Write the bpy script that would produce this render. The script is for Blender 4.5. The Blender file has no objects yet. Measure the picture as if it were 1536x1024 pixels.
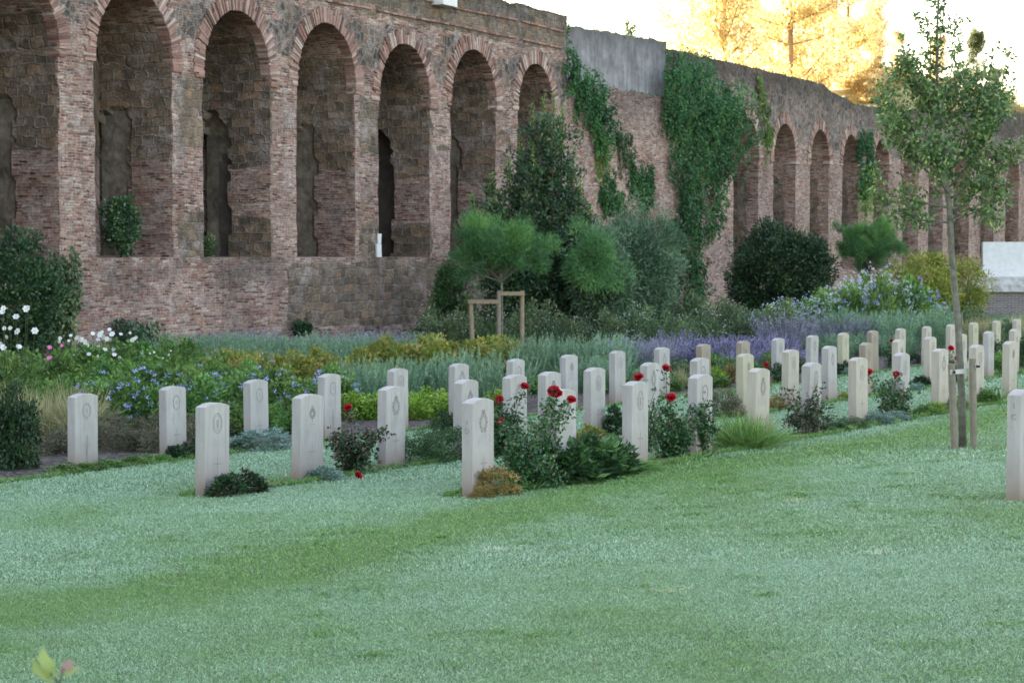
import bpy, math, random
import numpy as np
from mathutils import Vector, Matrix, noise
random.seed(7)
S = bpy.context.scene
COL = S.collection
F, EYE, HZ = 3300.0, 1.57, 386.0
R = math.radians

# ------------------------------------------------------------------ helpers
def gz(x, y):
    q = .864*x - .503*y
    q = min(q, 8.0)
    if q > -15: return .043*q
    return -.645 - .172*(1-math.exp((q+15)/4.0))
def colx(px, Y): return (px-768)/F*Y
def hz(py, Y): return EYE + (HZ-py)/F*Y
def rowpos(px, q):
    x = (px-768)/F
    t = q/(.864*x-.503)
    return x*t, t
def tag(o, label=None, cat=None, group=None, kind=None):
    if label: o['label'] = label
    if cat: o['category'] = cat
    if group: o['group'] = group
    if kind: o['kind'] = kind
    return o
def empty(name, loc, rz=0.0):
    o = bpy.data.objects.new(name, None); COL.objects.link(o)
    o.location = loc; o.rotation_euler = (0, 0, rz); o.empty_display_size = .1
    return o
def link(name, me, mats, parent=None, loc=None):
    o = bpy.data.objects.new(name, me); COL.objects.link(o)
    if not isinstance(mats, (list, tuple)): mats = [mats]
    if len(me.materials) == 0:
        for m in mats: me.materials.append(m)
    if parent: o.parent = parent
    if loc: o.location = loc
    return o
def copy_tree(o, parent=None):
    c = o.copy(); COL.objects.link(c)
    if parent: c.parent = parent
    for ch in list(o.children): copy_tree(ch, c)
    return c

class MB:
    def __init__(s): s.v=[]; s.f=[]; s.uv=[]; s.m=[]; s.a={}; s.r=[]
    def vert(s, p): s.v.append(tuple(p)); return len(s.v)-1
    def face(s, ids, uv=None, m=0, r=.5):
        s.f.append(tuple(ids)); s.uv.append(uv or [(0,0)]*len(ids)); s.m.append(m); s.r.append(r)
    def quadp(s, ps, uv=None, m=0, r=.5):
        s.face([s.vert(p) for p in ps], uv, m, r)
    def grid(s, fn, nu, nv, uvfn=None, m=0, flip=False, mfn=None):
        base = len(s.v); U=[]
        for i in range(nu+1):
            for j in range(nv+1):
                p = fn(i/nu, j/nv); s.v.append(tuple(p)); U.append(uvfn(i/nu, j/nv) if uvfn else (0,0))
        for i in range(nu):
            for j in range(nv):
                a=i*(nv+1)+j; ids=[a, a+nv+1, a+nv+2, a+1]
                if flip: ids=ids[::-1]
                mm = mfn((i+.5)/nu, (j+.5)/nv) if mfn else m
                s.face([base+k for k in ids], [U[k] for k in ids], mm)
    def box(s, x0,x1,y0,y1,z0,z1, m=0, r=.5, jit=0):
        P=[(x,y,z) for x in (x0,x1) for y in (y0,y1) for z in (z0,z1)]
        if jit: P=[tuple(c+random.uniform(-jit,jit) for c in p) for p in P]
        b=len(s.v); s.v+=P
        for q in ((0,1,3,2),(4,6,7,5),(0,4,5,1),(2,3,7,6),(0,2,6,4),(1,5,7,3)):
            uv=[]
            for k in q:
                p=P[k]; uv.append((p[0]+p[1], p[2]))
            s.face([b+k for k in q], uv, m, r)
    def tube(s, pts, rad, n=6, m=0, r=.5, cap=True):
        rings=[]
        for i,p in enumerate(pts):
            p=Vector(p); a=Vector(pts[max(i-1,0)]); c=Vector(pts[min(i+1,len(pts)-1)])
            d=(c-a); d = d.normalized() if d.length>1e-9 else Vector((0,0,1))
            u=d.orthogonal().normalized() if abs(d.z)<.9 else d.cross(Vector((1,0,0))).normalized()
            w=d.cross(u)
            rr=rad[i] if isinstance(rad,(list,tuple)) else rad
            rings.append([s.vert(p+(u*math.cos(2*math.pi*k/n)+w*math.sin(2*math.pi*k/n))*rr) for k in range(n)])
        L=0
        for i in range(len(pts)-1):
            L2=L+(Vector(pts[i+1])-Vector(pts[i])).length
            for k in range(n):
                k2=(k+1)%n
                s.face([rings[i][k],rings[i][k2],rings[i+1][k2],rings[i+1][k]],[(k*.05,L),(k*.05+.05,L),(k*.05+.05,L2),(k*.05,L2)],m,r)
            L=L2
        if cap:
            s.face(rings[0][::-1],None,m,r); s.face(rings[-1],None,m,r)
    def mesh(s, name, smooth=False, vattr=None):
        me=bpy.data.meshes.new(name); me.from_pydata(s.v,[],s.f)
        uvl=me.uv_layers.new(name='UVMap')
        flat=[c for u in s.uv for p in u for c in p]
        uvl.data.foreach_set('uv', flat)
        me.polygons.foreach_set('material_index', s.m)
        at=me.attributes.new('rnd','FLOAT','FACE'); at.data.foreach_set('value', s.r)
        if vattr:
            for k,fn in vattr.items():
                at=me.attributes.new(k,'FLOAT','POINT'); at.data.foreach_set('value',[fn(p) for p in s.v])
        if smooth: me.polygons.foreach_set('use_smooth',[True]*len(me.polygons))
        me.update(); return me
    def build(s, name, mats, parent=None, smooth=False, vattr=None, loc=None):
        me=s.mesh(name,smooth,vattr)
        ml = mats if isinstance(mats,(list,tuple)) else [mats]
        for m in ml: me.materials.append(m)
        return link(name, me, ml, parent, loc)

def unit(a): return a/np.maximum(np.linalg.norm(a,axis=-1,keepdims=True),1e-9)
def quads_mesh(name, Q, rnd, mi=None):
    N=len(Q); me=bpy.data.meshes.new(name)
    me.vertices.add(N*4); me.loops.add(N*4); me.polygons.add(N)
    me.vertices.foreach_set('co', Q.astype(np.float32).ravel())
    me.loops.foreach_set('vertex_index', np.arange(N*4,dtype=np.int32))
    me.polygons.foreach_set('loop_start', np.arange(0,N*4,4,dtype=np.int32))
    me.polygons.foreach_set('loop_total', np.full(N,4,dtype=np.int32))
    if mi is not None: me.polygons.foreach_set('material_index', mi.astype(np.int32))
    a=me.attributes.new('rnd','FLOAT','FACE'); a.data.foreach_set('value', rnd.astype(np.float32))
    me.update(calc_edges=True); return me
def leafq(rng, P, D, L, W, bend=.15):
    """rhombic leaves: bases P, directions D"""
    N=len(P); D=unit(D); L=np.broadcast_to(L,(N,)).reshape(N,1); W=np.broadcast_to(W,(N,)).reshape(N,1)
    rd=unit(rng.normal(size=(N,3))); Sd=unit(np.cross(D,rd)); Nn=np.cross(D,Sd)
    mid=P+D*L*.45+Nn*L*bend*.5
    tip=P+D*L-Nn*L*bend*.3
    return np.stack([P, mid+Sd*W*.5, tip, mid-Sd*W*.5],axis=1)
def bladeq(rng, P, D, L, W, droop=.3):
    """long blades in 3 quads"""
    N=len(P); D=unit(D); L=np.broadcast_to(L,(N,)).reshape(N,1); W=np.broadcast_to(W,(N,)).reshape(N,1)
    Sd=unit(np.cross(D,rng.normal(size=(N,3))))
    out=[]; g=np.array([[0,0,-1.0]])
    def pt(t): return P+D*L*t+g*L*droop*t*t*np.sqrt(np.maximum(0,1-D[:,2:3]**2))*1.3
    T=[0,.35,.7,1]; Wd=[.8,1,.7,.08]
    for k in range(3):
        a,b=pt(T[k]),pt(T[k+1])
        out.append(np.stack([a-Sd*W*.5*Wd[k],a+Sd*W*.5*Wd[k],b+Sd*W*.5*Wd[k+1],b-Sd*W*.5*Wd[k+1]],axis=1))
    return np.concatenate(out), np.tile(np.arange(N),3)
def in_ball(rng,n,shell=0.0):
    d=unit(rng.normal(size=(n,3))); r=(shell+(1-shell)*rng.random((n,1)))**(1/3 if shell==0 else 1)
    return d*r

# ------------------------------------------------------------------ materials
def new_mat(name):
    m=bpy.data.materials.new(name); m.use_nodes=True; nt=m.node_tree
    return m, nt, nt.nodes, nt.links, nt.nodes['Principled BSDF']
def ramp(nodes, stops, interp='LINEAR'):
    r=nodes.new('ShaderNodeValToRGB'); r.color_ramp.interpolation=interp
    e=r.color_ramp.elements
    while len(e)<len(stops): e.new(.5)
    for k,(p,c) in enumerate(stops):
        e[k].position=p; e[k].color=(*c,1) if len(c)==3 else c
    return r
def noise_n(nodes, links, vec, scale, detail=3, rough=.55, dist=0):
    n=nodes.new('ShaderNodeTexNoise'); n.inputs['Scale'].default_value=scale
    n.inputs['Detail'].default_value=detail; n.inputs['Roughness'].default_value=rough; n.inputs['Distortion'].default_value=dist
    if vec is not None: links.new(vec, n.inputs['Vector'])
    return n
def mathn(nodes, links, op, a, b=None, clamp=False):
    n=nodes.new('ShaderNodeMath'); n.operation=op; n.use_clamp=clamp
    for i,x in enumerate((a,b)):
        if x is None: continue
        if isinstance(x,(int,float)): n.inputs[i].default_value=x
        else: links.new(x,n.inputs[i])
    return n.outputs[0]
def mix(nodes, links, fac, a, b, mode='MIX'):
    n=nodes.new('ShaderNodeMix'); n.data_type='RGBA'; n.blend_type=mode; n.clamp_factor=True
    for s,x in ((0,fac),(6,a),(7,b)):
        if isinstance(x,(int,float)): n.inputs[s].default_value=x
        elif isinstance(x,tuple): n.inputs[s].default_value=(*x,1)
        else: links.new(x,n.inputs[s])
    return n.outputs[2]
def attr(nodes,name):
    n=nodes.new('ShaderNodeAttribute'); n.attribute_name=name; return n.outputs['Fac']

def leaf_mat(name, stops, rough=.55, trans=.25, spec=.3, hue=0.0, gain=1.35):
    stops=[(p,tuple(min(.9,v*gain) for v in c)) for p,c in stops]
    m,nt,N,L,b=new_mat(name)
    a=attr(N,'rnd'); r=ramp(N,stops); L.new(a,r.inputs[0]); c=r.outputs[0]
    oi=N.new('ShaderNodeObjectInfo')
    hv=N.new('ShaderNodeHueSaturation'); L.new(c,hv.inputs['Color'])
    v=mathn(N,L,'MULTIPLY_ADD',oi.outputs['Random'],.3); v.node.inputs[2].default_value=.85
    L.new(v,hv.inputs['Value'])
    h=mathn(N,L,'MULTIPLY_ADD',oi.outputs['Random'],hue); h.node.inputs[2].default_value=.5-hue/2
    L.new(h,hv.inputs['Hue'])
    c=hv.outputs[0]
    L.new(c,b.inputs['Base Color']); b.inputs['Roughness'].default_value=rough
    b.inputs['Specular IOR Level'].default_value=spec
    if trans>0:
        t=N.new('ShaderNodeBsdfTranslucent'); L.new(c,t.inputs['Color'])
        mx=N.new('ShaderNodeMixShader'); mx.inputs[0].default_value=trans
        L.new(b.outputs[0],mx.inputs[1]); L.new(t.outputs[0],mx.inputs[2])
        L.new(mx.outputs[0],N['Material Output'].inputs['Surface'])
    return m
def G(*c): return c
M={}
M['laurel']=leaf_mat('laurel_leaf',[(0,G(.018,.05,.028)),(.5,G(.04,.095,.045)),(.88,G(.075,.155,.06)),(1,G(.18,.28,.09))],.35,.15,.5)
M['laurel_tip']=leaf_mat('laurel_shoot',[(0,G(.10,.2,.05)),(.5,G(.16,.3,.07)),(1,G(.28,.42,.12))],.4,.3,.4)
M['dark']=leaf_mat('dark_leaf',[(0,G(.01,.028,.014)),(.6,G(.022,.06,.024)),(1,G(.06,.13,.04))],.45,.12,.4)
M['hedge']=leaf_mat('hedge_leaf',[(0,G(.015,.045,.02)),(.6,G(.034,.092,.032)),(1,G(.08,.18,.05))],.5,.2,.3)
M['olive']=leaf_mat('olive_leaf',[(0,G(.045,.10,.06)),(.6,G(.10,.18,.105)),(1,G(.22,.33,.2))],.5,.15,.3)
M['pine']=leaf_mat('pine_needle',[(0,G(.03,.09,.045)),(.5,G(.07,.19,.07)),(1,G(.16,.33,.09))],.5,.25,.25)
M['ivy']=leaf_mat('ivy_leaf',[(0,G(.010,.042,.020)),(.45,G(.025,.095,.032)),(.8,G(.06,.17,.05)),(1,G(.13,.27,.075))],.4,.15,.35,gain=1.6)
M['ivyl']=leaf_mat('light_ivy_leaf',[(0,G(.05,.1,.03)),(.5,G(.12,.2,.05)),(1,G(.25,.32,.09))],.4,.2,.35)
M['rosem']=leaf_mat('rosemary_leaf',[(0,G(.05,.12,.07)),(.5,G(.12,.22,.13)),(1,G(.26,.38,.25))],.6,.1,.2,.02)
M['rosem2']=leaf_mat('grey_blue_leaf',[(0,G(.08,.15,.12)),(.5,G(.17,.27,.23)),(1,G(.35,.45,.40))],.6,.1,.2,.02)
M['lav']=leaf_mat('lavender_flower',[(0,G(.12,.125,.15)),(.5,G(.20,.205,.25)),(1,G(.31,.315,.39))],.7,.1,.1,.02)
M['lavp']=leaf_mat('violet_flower',[(0,G(.09,.085,.12)),(.5,G(.15,.14,.21)),(1,G(.25,.23,.38))],.7,.1,.1,.02)
M['lavleaf']=leaf_mat('lavender_leaf',[(0,G(.05,.09,.06)),(.5,G(.10,.16,.11)),(1,G(.2,.26,.19))],.6,.1,.2)
M['lime']=leaf_mat('lime_leaf',[(0,G(.06,.13,.02)),(.5,G(.14,.26,.04)),(1,G(.34,.45,.09))],.5,.25,.3)
M['spirea']=leaf_mat('yellowing_leaf',[(0,G(.07,.11,.02)),(.45,G(.16,.2,.04)),(.8,G(.32,.28,.07)),(1,G(.42,.26,.14))],.5,.2,.3,.03)
M['green']=leaf_mat('green_leaf',[(0,G(.03,.08,.025)),(.5,G(.075,.17,.045)),(1,G(.2,.33,.08))],.5,.2,.3,.03)
M['shrub']=leaf_mat('rough_shrub_leaf',[(0,G(.03,.06,.03)),(.5,G(.07,.125,.06)),(.9,G(.15,.2,.09)),(1,G(.4,.4,.26))],.5,.15,.3,.02)
M['rose']=leaf_mat('rose_leaf',[(0,G(.01,.045,.018)),(.6,G(.025,.085,.03)),(.93,G(.06,.15,.05)),(1,G(.2,.06,.05))],.35,.12,.5)
M['rosered']=leaf_mat('red_rose_leaf',[(0,G(.012,.035,.018)),(.6,G(.028,.07,.03)),(.82,G(.05,.05,.03)),(1,G(.17,.05,.045))],.35,.12,.5)
M['brownleaf']=leaf_mat('brown_leaf',[(0,G(.06,.05,.035)),(.5,G(.11,.12,.07)),(1,G(.24,.17,.13))],.6,.1,.2)
M['orange']=leaf_mat('orange_leaf',[(0,G(.10,.09,.04)),(.5,G(.2,.15,.05)),(.85,G(.32,.2,.08)),(1,G(.5,.42,.08))],.6,.15,.2)
M['tan']=leaf_mat('tan_grass',[(0,G(.13,.17,.07)),(.5,G(.27,.26,.13)),(1,G(.5,.42,.27))],.6,.25,.2)
M['tuft']=leaf_mat('tuft_grass',[(0,G(.06,.15,.04)),(.5,G(.12,.26,.07)),(1,G(.25,.36,.12))],.55,.2,.2)
M['strap']=leaf_mat('strap_leaf',[(0,G(.02,.08,.03)),(.5,G(.05,.14,.04)),(1,G(.12,.24,.06))],.4,.15,.4)
M['blue']=leaf_mat('blue_petal',[(0,G(.22,.28,.62)),(.6,G(.36,.44,.80)),(1,G(.7,.75,.92))],.6,.25,.2,gain=1.0)
M['palebl']=leaf_mat('pale_blue_petal',[(0,G(.4,.48,.75)),(.5,G(.62,.7,.85)),(1,G(.85,.88,.92))],.6,.25,.2,gain=1.0)
M['white']=leaf_mat('white_petal',[(0,G(.75,.78,.80)),(1,G(.9,.92,.9))],.6,.2,.2,gain=1.0)
M['yellowc']=leaf_mat('flower_centre',[(0,G(.5,.4,.05)),(1,G(.55,.42,.06))],.6,0,.2)
M['red']=leaf_mat('red_petal',[(0,G(.22,.004,.010)),(.5,G(.48,.008,.02)),(1,G(.74,.035,.05))],.5,.15,.3,gain=1.0)
M['pink']=leaf_mat('pink_petal',[(0,G(.5,.08,.25)),(1,G(.7,.2,.4))],.5,.15,.3)
M['tree']=leaf_mat('young_tree_leaf',[(0,G(.035,.08,.035)),(.5,G(.09,.17,.065)),(.85,G(.19,.29,.10)),(1,G(.36,.42,.14))],.4,.2,.45)
M['gold']=leaf_mat('golden_leaf',[(0,G(.40,.25,.11)),(.35,G(.66,.52,.27)),(.7,G(.82,.74,.45)),(1,G(.88,.84,.62))],.6,.55,.2,.03,gain=1.0)
M['sungreen']=leaf_mat('sunlit_green_leaf',[(0,G(.03,.06,.02)),(.5,G(.06,.11,.03)),(1,G(.14,.2,.05))],.5,.2,.3,gain=1.0)
M['goldg']=leaf_mat('dry_grass_leaf',[(0,G(.2,.15,.06)),(.5,G(.34,.26,.10)),(1,G(.5,.4,.18))],.6,.3,.2,.03)
M['sprout']=leaf_mat('sprout_leaf',[(0,G(.28,.4,.14)),(.5,G(.36,.46,.18)),(.8,G(.35,.42,.18)),(1,G(.36,.24,.22))],.5,.4,.3,gain=1.2)

def simple(name, c, rough=.8, var=.25, scale=8, bump=.1, c2=None):
    m,nt,N,L,b=new_mat(name)
    tc=N.new('ShaderNodeTexCoord')
    n=noise_n(N,L,tc.outputs['Object'],scale,6,.6)
    c2=c2 or tuple(x*(1-var*1.6) for x in c)
    r=ramp(N,[(.3,c2),(.7,c)]); L.new(n.outputs[0],r.inputs[0]); L.new(r.outputs[0],b.inputs['Base Color'])
    b.inputs['Roughness'].default_value=rough; b.inputs['Specular IOR Level'].default_value=.25
    if bump:
        bp=N.new('ShaderNodeBump'); bp.inputs['Strength'].default_value=bump; bp.inputs['Distance'].default_value=.02
        n2=noise_n(N,L,tc.outputs['Object'],scale*6,4,.6); L.new(n2.outputs[0],bp.inputs['Height']); L.new(bp.outputs[0],b.inputs['Normal'])
    return m
M['bark']=simple('grey_bark',(.24,.23,.19),.9,.35,14,.6)
M['barkd']=simple('dark_bark',(.09,.07,.055),.9,.35,14,.6)
M['stake']=simple('stake_wood',(.33,.25,.17),.85,.25,10,.3,(.22,.17,.12))
M['stakeg']=simple('weathered_wood',(.27,.24,.19),.9,.25,10,.3,(.17,.15,.12))
M['tie']=simple('tree_tie',(.55,.54,.52),.7,.1,10,.1)
M['black']=simple('black_rubber',(.02,.02,.022),.6,.1,10,0)
M['stem']=simple('stem',(.08,.11,.05),.8,.3,20,0)
M['plaque']=simple('white_marble',(.80,.79,.80),.5,.12,5,.1)

def masonry(name, mode='mixed', tint=(1,1,1)):
    m,nt,N,L,b=new_mat(name)
    uv=N.new('ShaderNodeUVMap').outputs[0]
    def distort(scale,amt):
        n=noise_n(N,L,uv,scale,2,.5)
        sub=N.new('ShaderNodeVectorMath'); sub.operation='SUBTRACT'; L.new(n.outputs['Color'],sub.inputs[0]); sub.inputs[1].default_value=(.5,.5,.5)
        sc=N.new('ShaderNodeVectorMath'); sc.operation='SCALE'; L.new(sub.outputs[0],sc.inputs[0]); sc.inputs['Scale'].default_value=amt
        ad=N.new('ShaderNodeVectorMath'); L.new(uv,ad.inputs[0]); L.new(sc.outputs[0],ad.inputs[1])
        return ad.outputs[0]
    def bricks(vec,w,h,mort,off=.5,smooth=.1):
        bt=N.new('ShaderNodeTexBrick'); L.new(vec,bt.inputs['Vector'])
        bt.offset=off; bt.squash=1; bt.inputs['Scale'].default_value=1
        bt.inputs['Color1'].default_value=(0,0,0,1); bt.inputs['Color2'].default_value=(1,1,1,1); bt.inputs['Mortar'].default_value=(.5,.5,.5,1)
        bt.inputs['Mortar Size'].default_value=mort; bt.inputs['Mortar Smooth'].default_value=smooth
        bt.inputs['Bias'].default_value=0
        bt.inputs['Brick Width'].default_value=w; bt.inputs['Row Height'].default_value=h
        return bt
    d1=distort(2.2,.09); b1=bricks(d1,.25,.060,.013,.43,.5)
    d2=distort(2.6,.26); b2=bricks(d2,.31,.215,.026,.45,1.0)
    cr=ramp(N,[(0,(.10,.05,.045)),(.22,(.27,.125,.10)),(.45,(.36,.19,.155)),(.66,(.44,.27,.225)),(.86,(.42,.33,.30)),(1,(.58,.48,.43))])
    L.new(b1.outputs['Color'],cr.inputs[0])
    bigmort=noise_n(N,L,uv,.9,4,.6)
    mortc=ramp(N,[(.35,(.25,.21,.205)),(.6,(.46,.41,.42))]); L.new(bigmort.outputs[0],mortc.inputs[0])
    # wear: some courses lost their faces
    wn=noise_n(N,L,d1,9,3,.65); wear=mathn(N,L,'GREATER_THAN',wn.outputs[0],.57)
    f1=mathn(N,L,'MAXIMUM',b1.outputs['Fac'],mathn(N,L,'MULTIPLY',wear,.6))
    brickc=mix(N,L,f1,cr.outputs[0],mortc.outputs[0])
    tr=ramp(N,[(0,(.11,.095,.083)),(.3,(.15,.12,.098)),(.6,(.19,.15,.12)),(.85,(.225,.175,.14)),(1,(.28,.18,.135))])
    L.new(b2.outputs['Color'],tr.inputs[0])
    fine=noise_n(N,L,uv,16,5,.7)
    tn=noise_n(N,L,uv,3.2,4,.7); tnr=ramp(N,[(.35,(.25,.25,.25)),(.6,(1,1,1))]); L.new(tn.outputs[0],tnr.inputs[0])
    tuffc=mix(N,L,mathn(N,L,'MULTIPLY',mathn(N,L,'MULTIPLY',b2.outputs['Fac'],tnr.outputs[0]),.72),tr.outputs[0],mix(N,L,.35,mortc.outputs[0],(.34,.32,.34)))
    if mode=='rubble' or mode=='mixed':
        vo=N.new('ShaderNodeTexVoronoi'); vo.feature='DISTANCE_TO_EDGE'; vo.inputs['Scale'].default_value=4.3; L.new(d2,vo.inputs['Vector'])
        vc=N.new('ShaderNodeTexVoronoi'); vc.inputs['Scale'].default_value=4.3; L.new(d2,vc.inputs['Vector'])
        sep=N.new('ShaderNodeSeparateColor'); L.new(vc.outputs['Color'],sep.inputs[0])
        rr=ramp(N,[(0,(.075,.072,.075)),(.4,(.13,.11,.105)),(.75,(.19,.15,.13)),(1,(.29,.18,.15))]); L.new(sep.outputs[0],rr.inputs[0])
        ve=ramp(N,[(.01,(.55,.55,.55)),(.16,(0,0,0))]); L.new(vo.outputs['Distance'],ve.inputs[0])
        rubc=mix(N,L,ve.outputs[0],rr.outputs[0],mix(N,L,.3,mortc.outputs[0],(.42,.38,.37)))
    # zones
    zt=attr(N,'tuff'); zr=attr(N,'rubble')
    sx=N.new('ShaderNodeSeparateXYZ'); L.new(uv,sx.inputs[0])
    cmb=N.new('ShaderNodeCombineXYZ'); L.new(mathn(N,L,'MULTIPLY',sx.outputs[0],.7),cmb.inputs[0])
    L.new(mathn(N,L,'MULTIPLY',sx.outputs[1],2.0),cmb.inputs[1])
    zn=noise_n(N,L,cmb.outputs[0],.9,4,.6)
    def mask(z): 
        v=mathn(N,L,'ADD',z,mathn(N,L,'MULTIPLY',mathn(N,L,'SUBTRACT',zn.outputs[0],.5),1.1))
        return mathn(N,L,'MULTIPLY_ADD',v,14,True) if False else ramp_fac(v)
    def ramp_fac(v):
        r=ramp(N,[(.5,(0,0,0)),(.53,(1,1,1))]); L.new(v,r.inputs[0]); return r.outputs[0]
    mt=mask(zt); mr=mask(zr)
    c=mix(N,L,mt,brickc,tuffc)
    c=mix(N,L,mr,c,rubc)
    # smears of lime mortar over everything, lichen streaks
    ln=noise_n(N,L,uv,1.3,6,.72); lr=ramp(N,[(.50,(0,0,0)),(.68,(.75,.75,.75))]); L.new(ln.outputs[0],lr.inputs[0])
    c=mix(N,L,lr.outputs[0],c,(.38,.345,.37))
    st=N.new('ShaderNodeCombineXYZ'); L.new(mathn(N,L,'MULTIPLY',sx.outputs[0],5),st.inputs[0]); L.new(mathn(N,L,'MULTIPLY',sx.outputs[1],.35),st.inputs[1])
    sn=noise_n(N,L,st.outputs[0],1.0,4,.6)
    top=attr(N,'grime')
    gm=mathn(N,L,'MULTIPLY',top,mathn(N,L,'MULTIPLY',sn.outputs[0],1.5),True)
    c=mix(N,L,gm,c,(.055,.05,.048))
    hs=noise_n(N,L,uv,.35,3,.5); hr=ramp(N,[(.3,(.72,.72,.74)),(.7,(1.12,1.1,1.1))]); L.new(hs.outputs[0],hr.inputs[0])
    c=mix(N,L,1.0,c,hr.outputs[0],'MULTIPLY')
    med=noise_n(N,L,uv,4.5,5,.75); mr2=ramp(N,[(.32,(.62,.60,.60)),(.68,(1.3,1.3,1.32))]); L.new(med.outputs[0],mr2.inputs[0]); c=mix(N,L,1.0,c,mr2.outputs[0],'MULTIPLY')
    fr=ramp(N,[(.25,(.5,.5,.5)),(.75,(1.4,1.4,1.4))]); L.new(fine.outputs[0],fr.inputs[0])
    c=mix(N,L,1.0,c,fr.outputs[0],'MULTIPLY')
    c=mix(N,L,1.0,c,tint,'MULTIPLY')
    L.new(c,b.inputs['Base Color']); b.inputs['Roughness'].default_value=.92; b.inputs['Specular IOR Level'].default_value=.15
    h1=mathn(N,L,'SUBTRACT',1,b1.outputs['Fac']); h2=mathn(N,L,'SUBTRACT',1,b2.outputs['Fac'])
    hh=mix(N,L,mt,h1,h2)
    hh2=mathn(N,L,'ADD',mathn(N,L,'MULTIPLY',fine.outputs[0],1.1),mathn(N,L,'ADD',hh,mathn(N,L,'MULTIPLY',wn.outputs[0],1.2)))
    bp=N.new('ShaderNodeBump'); bp.inputs['Strength'].default_value=.9; bp.inputs['Distance'].default_value=.03
    L.new(hh2,bp.inputs['Height']); L.new(bp.outputs[0],b.inputs['Normal'])
    return m
M['masonry']=masonry('old_brick_and_tuff',tint=(1.15,1.08,.95))
M['masonryC']=masonry('old_brick_right',tint=(1.13,1.05,.93))

def plaster(name,c,c2,streak=True):
    m,nt,N,L,b=new_mat(name)
    uv=N.new('ShaderNodeUVMap').outputs[0]
    sx=N.new('ShaderNodeSeparateXYZ'); L.new(uv,sx.inputs[0])
    st=N.new('ShaderNodeCombineXYZ'); L.new(mathn(N,L,'MULTIPLY',sx.outputs[0],3.2),st.inputs[0]); L.new(mathn(N,L,'MULTIPLY',sx.outputs[1],.3 if streak else 2.5),st.inputs[1])
    n=noise_n(N,L,st.outputs[0],1.2,6,.75,.6); n2=noise_n(N,L,uv,1.3,7,.75)
    r=ramp(N,[(.32,c2),(.68,c)]); L.new(n.outputs[0],r.inputs[0])
    r2=ramp(N,[(.3,(.45,.45,.46)),(.7,(1.3,1.3,1.3))]); L.new(n2.outputs[0],r2.inputs[0])
    cc=mix(N,L,1.0,r.outputs[0],r2.outputs[0],'MULTIPLY')
    if streak:
        gr=ramp(N,[(.55,(0,0,0)),(.95,(1,1,1))]); L.new(mathn(N,L,'MULTIPLY_ADD',sx.outputs[1],.42),gr.inputs[0]); gr.inputs[0].links[0].from_node.inputs[2].default_value=0
        g2=mathn(N,L,'MULTIPLY',gr.outputs[0],mathn(N,L,'MULTIPLY',n.outputs[0],1.5),True)
        cc=mix(N,L,g2,cc,(.07,.065,.06))
    L.new(cc,b.inputs['Base Color'])
    b.inputs['Roughness'].default_value=.95; b.inputs['Specular IOR Level'].default_value=.1
    bp=N.new('ShaderNodeBump'); bp.inputs['Strength'].default_value=.6; bp.inputs['Distance'].default_value=.05
    L.new(n2.outputs[0],bp.inputs['Height']); L.new(bp.outputs[0],b.inputs['Normal'])
    return m
M['plaster']=plaster('grey_plaster',(.33,.32,.335),(.17,.16,.165))
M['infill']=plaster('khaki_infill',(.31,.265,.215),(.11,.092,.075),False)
M['void']=simple('shaded_passage_stone',(.13,.115,.105),.95,.3,3,.3)  # shade inside the passage openings put into a dark stone colour
def vouss():
    m,nt,N,L,b=new_mat('voussoir_brick')
    a=attr(N,'rnd'); r=ramp(N,[(0,(.14,.07,.06)),(.3,(.30,.155,.125)),(.6,(.39,.225,.185)),(.85,(.40,.28,.24)),(1,(.55,.45,.40))]); L.new(a,r.inputs[0])
    tc=N.new('ShaderNodeTexCoord'); n=noise_n(N,L,tc.outputs['Object'],5,6,.7)
    fr=ramp(N,[(.25,(.55,.55,.55)),(.75,(1.25,1.25,1.25))]); L.new(n.outputs[0],fr.inputs[0])
    L.new(mix(N,L,1.0,r.outputs[0],fr.outputs[0],'MULTIPLY'),b.inputs['Base Color']); b.inputs['Roughness'].default_value=.9
    return m
M['vouss']=vouss()

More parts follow.
